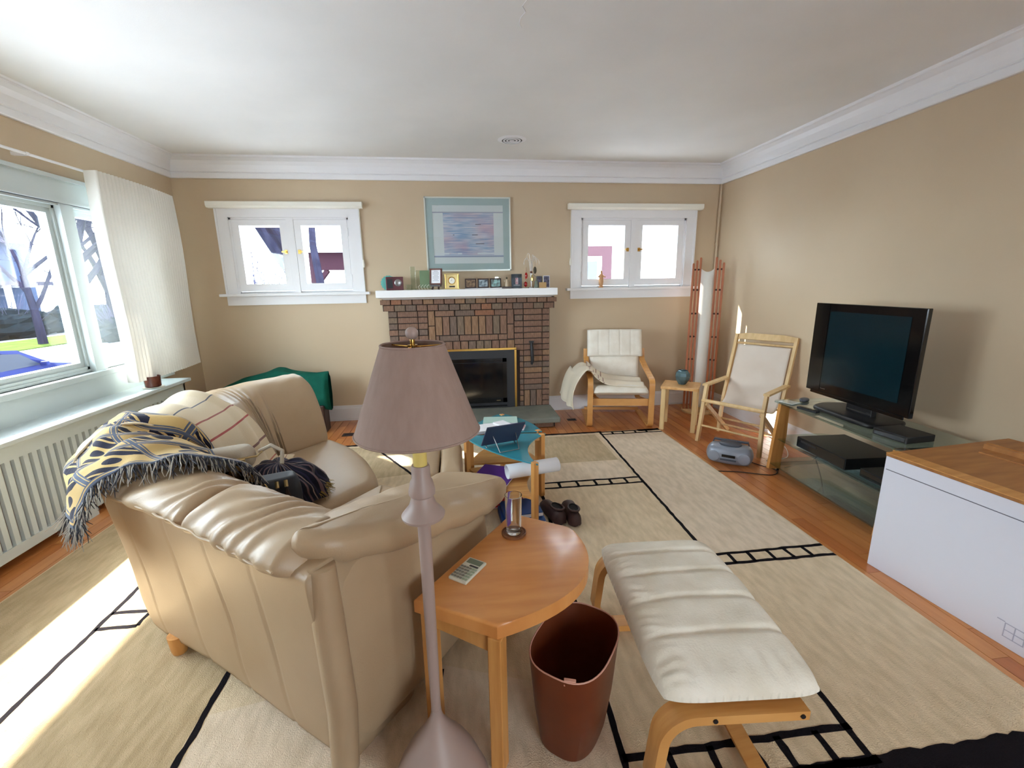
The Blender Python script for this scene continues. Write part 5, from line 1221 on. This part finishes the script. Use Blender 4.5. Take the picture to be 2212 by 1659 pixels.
# figurine on the window stool
t = thing('robed_figurine', 'small bronze robed figurine on the right window stool', 'figurine', (1.66, 5.052, 1.4405)); bm = nb()
lathe(bm, [(0, 0), (.026, 0), (.028, .012), (.02, .02), (.026, .06), (.024, .10), (.03, .125), (.022, .145), (.012, .155), (0, .156)], 16); obj('robe', bm, 'bronze_fig', t, smooth=True)
bm = nb(); blob(bm, (0, -.003, .172), (.013, .014, .02), 12, 8); obj('head', bm, 'bronze_fig', t, smooth=True)
for s in (-1, 1):
    bm = nb(); tube(bm, [(s*.02, -.005, .135), (s*.04, -.012, .118), (s*.05, -.02, .122)], [.008, .006, .004], 8); obj('arm', bm, 'bronze_fig', t, smooth=True)

# ------------------------------------------------------------------ outside
GZ = -1.25
one('ground', B((-60, 40, -30, 70, GZ-.2, GZ)), 'pavement', 'pale sunlit ground outside the windows', 'ground', kind='structure')
one('front_yard', B((-9.0, XL-.4, -5, 30, GZ, GZ+.03)), 'pavement', 'pale paved front yard between house and street', 'front yard', kind='structure')
one('street', B((-17.0, -11.0, -20, 60, GZ, GZ+.02)), 'road', 'pale street outside the picture window', 'street', kind='structure')
one('verge', B((-24.5, -20.5, -20, 60, GZ, GZ+.06)), 'grass', 'bright green grass strip across the street', 'lawn', kind='structure')
car = thing('parked_car', 'dark blue car parked on the street outside the picture window', 'car', (-11.0, 11.2, GZ+.02), 0)
prof = [(-2.1, .35), (-2.15, .6), (-2.05, .82), (-1.5, .92), (-.9, 1.36), (-.2, 1.46), (.5, 1.38), (1.15, .98), (1.9, .84), (2.12, .62), (2.1, .35)]
bm = nb(); A_ = [bm.verts.new((-.85+(.12 if z > 1 else 0), y, z)) for y, z in prof]; B_ = [bm.verts.new((.85-(.12 if z > 1 else 0), y, z)) for y, z in prof]
for k in range(len(prof)): bm.faces.new((A_[k], A_[(k+1) % len(prof)], B_[(k+1) % len(prof)], B_[k]))
bm.faces.new(A_[::-1]); bm.faces.new(B_); obj('body', bm, 'car_blue', car)
for s in (-1, 1):
    bm = nb(); prism(bm, [(-1.3, .95), (-.85, 1.3), (-.2, 1.38), (.45, 1.3), (.95, .98)], -.006, .006, Matrix.Translation((s*.80, 0, 0)) @ Matrix(((0, 0, 1, 0), (1, 0, 0, 0), (0, 1, 0, 0), (0, 0, 0, 1)))); obj('side_window', bm, 'car_glass', car)
    for y in (-1.35, 1.3):
        bm = nb(); tube(bm, [(s*.72, y, .32), (s*.88, y, .32)], .32, 24); obj('wheel', bm, 'tyre', car, smooth=True)
    obj('door_mirror', B((min(s*.84, s*1.0), max(s*.84, s*1.0), .85, .95, .95, 1.05), bev=.02), 'car_blue', car)
def house(name, label, x0, x1, y0, y1, h, roofh, m, axis='y'):
    t = thing(name, label, 'house', ((x0+x1)/2, (y0+y1)/2, GZ)); obj('walls', B((x0, x1, y0, y1, GZ, h)), m, t, world=True)
    bm = nb(); xm, ym = (x0+x1)/2, (y0+y1)/2; e = .4
    V = [bm.verts.new(p) for p in ((x0-e, y0-e, h), (x1+e, y0-e, h), (x1+e, y1+e, h), (x0-e, y1+e, h))]
    r_ = [bm.verts.new(p) for p in (((xm, y0, h+roofh), (xm, y1, h+roofh)) if axis == 'y' else ((x0, ym, h+roofh), (x1, ym, h+roofh)))]
    if axis == 'y': fs_ = ((0, 1, 'a'), (1, 2, 'b', 'a'), (2, 3, 'b'), (3, 0, 'a', 'b'))
    else: fs_ = ((0, 1, 'b', 'a'), (1, 2, 'b'), (2, 3, 'a', 'b'), (3, 0, 'a'))
    for f in fs_: bm.faces.new([V[i] if isinstance(i, int) else r_['ab'.index(i)] for i in f])
    bm.faces.new(V[::-1]); obj('roof', bm, 'roof', t, world=True); return t
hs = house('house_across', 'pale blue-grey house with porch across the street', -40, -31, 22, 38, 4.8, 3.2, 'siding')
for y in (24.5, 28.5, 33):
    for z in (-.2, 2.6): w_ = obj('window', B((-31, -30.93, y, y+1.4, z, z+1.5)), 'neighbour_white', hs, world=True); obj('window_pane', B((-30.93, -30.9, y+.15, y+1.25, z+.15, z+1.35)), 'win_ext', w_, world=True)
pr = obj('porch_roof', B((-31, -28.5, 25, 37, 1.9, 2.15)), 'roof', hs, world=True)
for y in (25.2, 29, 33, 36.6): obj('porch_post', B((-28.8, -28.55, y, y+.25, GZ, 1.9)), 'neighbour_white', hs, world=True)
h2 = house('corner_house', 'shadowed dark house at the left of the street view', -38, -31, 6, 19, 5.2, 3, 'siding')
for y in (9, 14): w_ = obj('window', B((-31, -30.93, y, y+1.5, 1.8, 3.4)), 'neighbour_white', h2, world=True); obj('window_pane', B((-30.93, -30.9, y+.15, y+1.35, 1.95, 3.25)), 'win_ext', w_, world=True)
nh = house('white_neighbour_house', 'white neighbouring house seen through the right small window', 1.3, 12, 9.2, 17, 3.6, 1.8, 'neighbour_white', 'x')
w_ = obj('window_trim', B((2.05, 3.22, 9.14, 9.2, .5, 2.22)), 'neighbour_trim', nh, world=True, label='dusky pink window trim'); obj('window_sash', B((2.2, 3.0, 9.12, 9.16, .6, 2.02)), 'neighbour_white', w_, world=True); obj('window_pane', B((2.3, 2.9, 9.11, 9.13, .7, 1.92)), 'win_ext', w_, world=True)
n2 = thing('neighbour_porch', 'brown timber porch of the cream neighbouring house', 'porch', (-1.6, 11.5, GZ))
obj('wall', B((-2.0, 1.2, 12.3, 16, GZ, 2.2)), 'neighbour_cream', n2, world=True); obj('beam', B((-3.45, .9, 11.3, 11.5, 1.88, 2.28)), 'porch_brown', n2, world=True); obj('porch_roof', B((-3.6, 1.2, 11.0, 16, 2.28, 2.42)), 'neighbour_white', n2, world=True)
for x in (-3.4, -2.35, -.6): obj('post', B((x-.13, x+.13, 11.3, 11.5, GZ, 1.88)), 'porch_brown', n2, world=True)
bm = nb(); bar(bm, [(-3.35, 11.4, 1.45), (-3.0, 11.4, 1.88)], .16, .1, (0, 1, 0)); obj('brace', bm, 'porch_brown', n2, world=True)
def tree(name, label, base, h, r, seed, lean=(0, 0, 1), m='bark', depth=5, spread=.55, minr=.006):
    rnd = random.Random(seed); t = thing(name, label, 'tree', base); TR, BR = nb(), nb()
    def grow(p, d, ln, r_, k):
        pts = [p]; q = p.copy(); dd = d.copy(); n_ = 4
        for i in range(n_):
            dd = (dd+Vector((rnd.uniform(-1, 1), rnd.uniform(-1, 1), rnd.uniform(-.6, .8)))*(.12 if k else .03)).normalized(); q = q+dd*ln/n_; pts.append(q.copy())
        r1 = max(minr*.6, r_*.62); tube(TR if k < 1 else BR, pts, [r_+(r1-r_)*i/n_ for i in range(n_+1)], 8 if k < 2 else 4, k < 2)
        if k >= depth: return
        for j in range((3 if k < 5 else 2) if k else 5):
            a = pts[rnd.choice((2, 3, 4))] if j else pts[-1]
            nd = (dd+Vector((rnd.uniform(-1, 1), rnd.uniform(-1, 1), rnd.uniform(-.4, .7)))*spread*(1.4 if j else .6)).normalized(); grow(a, nd, ln*rnd.uniform(.6, .82), r1*rnd.uniform(.6, .9), k+1)
    grow(Vector((0, 0, 0)), Vector(lean).normalized(), h*.32, r, 0); obj('trunk', TR, m, t, smooth=True); obj('branches', BR, m, t)
tree('bare_tree', 'bare leaning tree outside the left small window', (-2.75, 9.0, GZ), 9, .15, 5, (-.16, .1, 1)) if 0 else None
tree('leaning_tree', 'bare tree leaning left outside the left small window', (-.90, 7.6, GZ), 15, .16, 5, (-.60, .0, 1), depth=6, spread=.5)
tree('street_tree', 'large bare tree beside the street seen in the narrow side pane', (-14.2, 19.0, GZ), 11, .32, 12, (.02, 0, 1), depth=7, spread=.7, minr=.012)
tree('near_street_tree', 'near bare tree whose twigs fill the top of the picture window', (-9.5, 9.9, GZ), 9.5, .16, 21, (0, .05, 1), depth=7, spread=.7, minr=.012)
tree('verge_tree', 'bare tree on the grass strip in the middle of the picture window', (-21.5, 26.0, GZ), 11, .2, 44, (0, 0, 1), depth=7, spread=.7, minr=.012)
tree('far_street_tree', 'far bare tree behind the grass strip', (-24, 35, GZ), 14, .4, 33, (0, 0, 1), depth=7, spread=.7, minr=.014)
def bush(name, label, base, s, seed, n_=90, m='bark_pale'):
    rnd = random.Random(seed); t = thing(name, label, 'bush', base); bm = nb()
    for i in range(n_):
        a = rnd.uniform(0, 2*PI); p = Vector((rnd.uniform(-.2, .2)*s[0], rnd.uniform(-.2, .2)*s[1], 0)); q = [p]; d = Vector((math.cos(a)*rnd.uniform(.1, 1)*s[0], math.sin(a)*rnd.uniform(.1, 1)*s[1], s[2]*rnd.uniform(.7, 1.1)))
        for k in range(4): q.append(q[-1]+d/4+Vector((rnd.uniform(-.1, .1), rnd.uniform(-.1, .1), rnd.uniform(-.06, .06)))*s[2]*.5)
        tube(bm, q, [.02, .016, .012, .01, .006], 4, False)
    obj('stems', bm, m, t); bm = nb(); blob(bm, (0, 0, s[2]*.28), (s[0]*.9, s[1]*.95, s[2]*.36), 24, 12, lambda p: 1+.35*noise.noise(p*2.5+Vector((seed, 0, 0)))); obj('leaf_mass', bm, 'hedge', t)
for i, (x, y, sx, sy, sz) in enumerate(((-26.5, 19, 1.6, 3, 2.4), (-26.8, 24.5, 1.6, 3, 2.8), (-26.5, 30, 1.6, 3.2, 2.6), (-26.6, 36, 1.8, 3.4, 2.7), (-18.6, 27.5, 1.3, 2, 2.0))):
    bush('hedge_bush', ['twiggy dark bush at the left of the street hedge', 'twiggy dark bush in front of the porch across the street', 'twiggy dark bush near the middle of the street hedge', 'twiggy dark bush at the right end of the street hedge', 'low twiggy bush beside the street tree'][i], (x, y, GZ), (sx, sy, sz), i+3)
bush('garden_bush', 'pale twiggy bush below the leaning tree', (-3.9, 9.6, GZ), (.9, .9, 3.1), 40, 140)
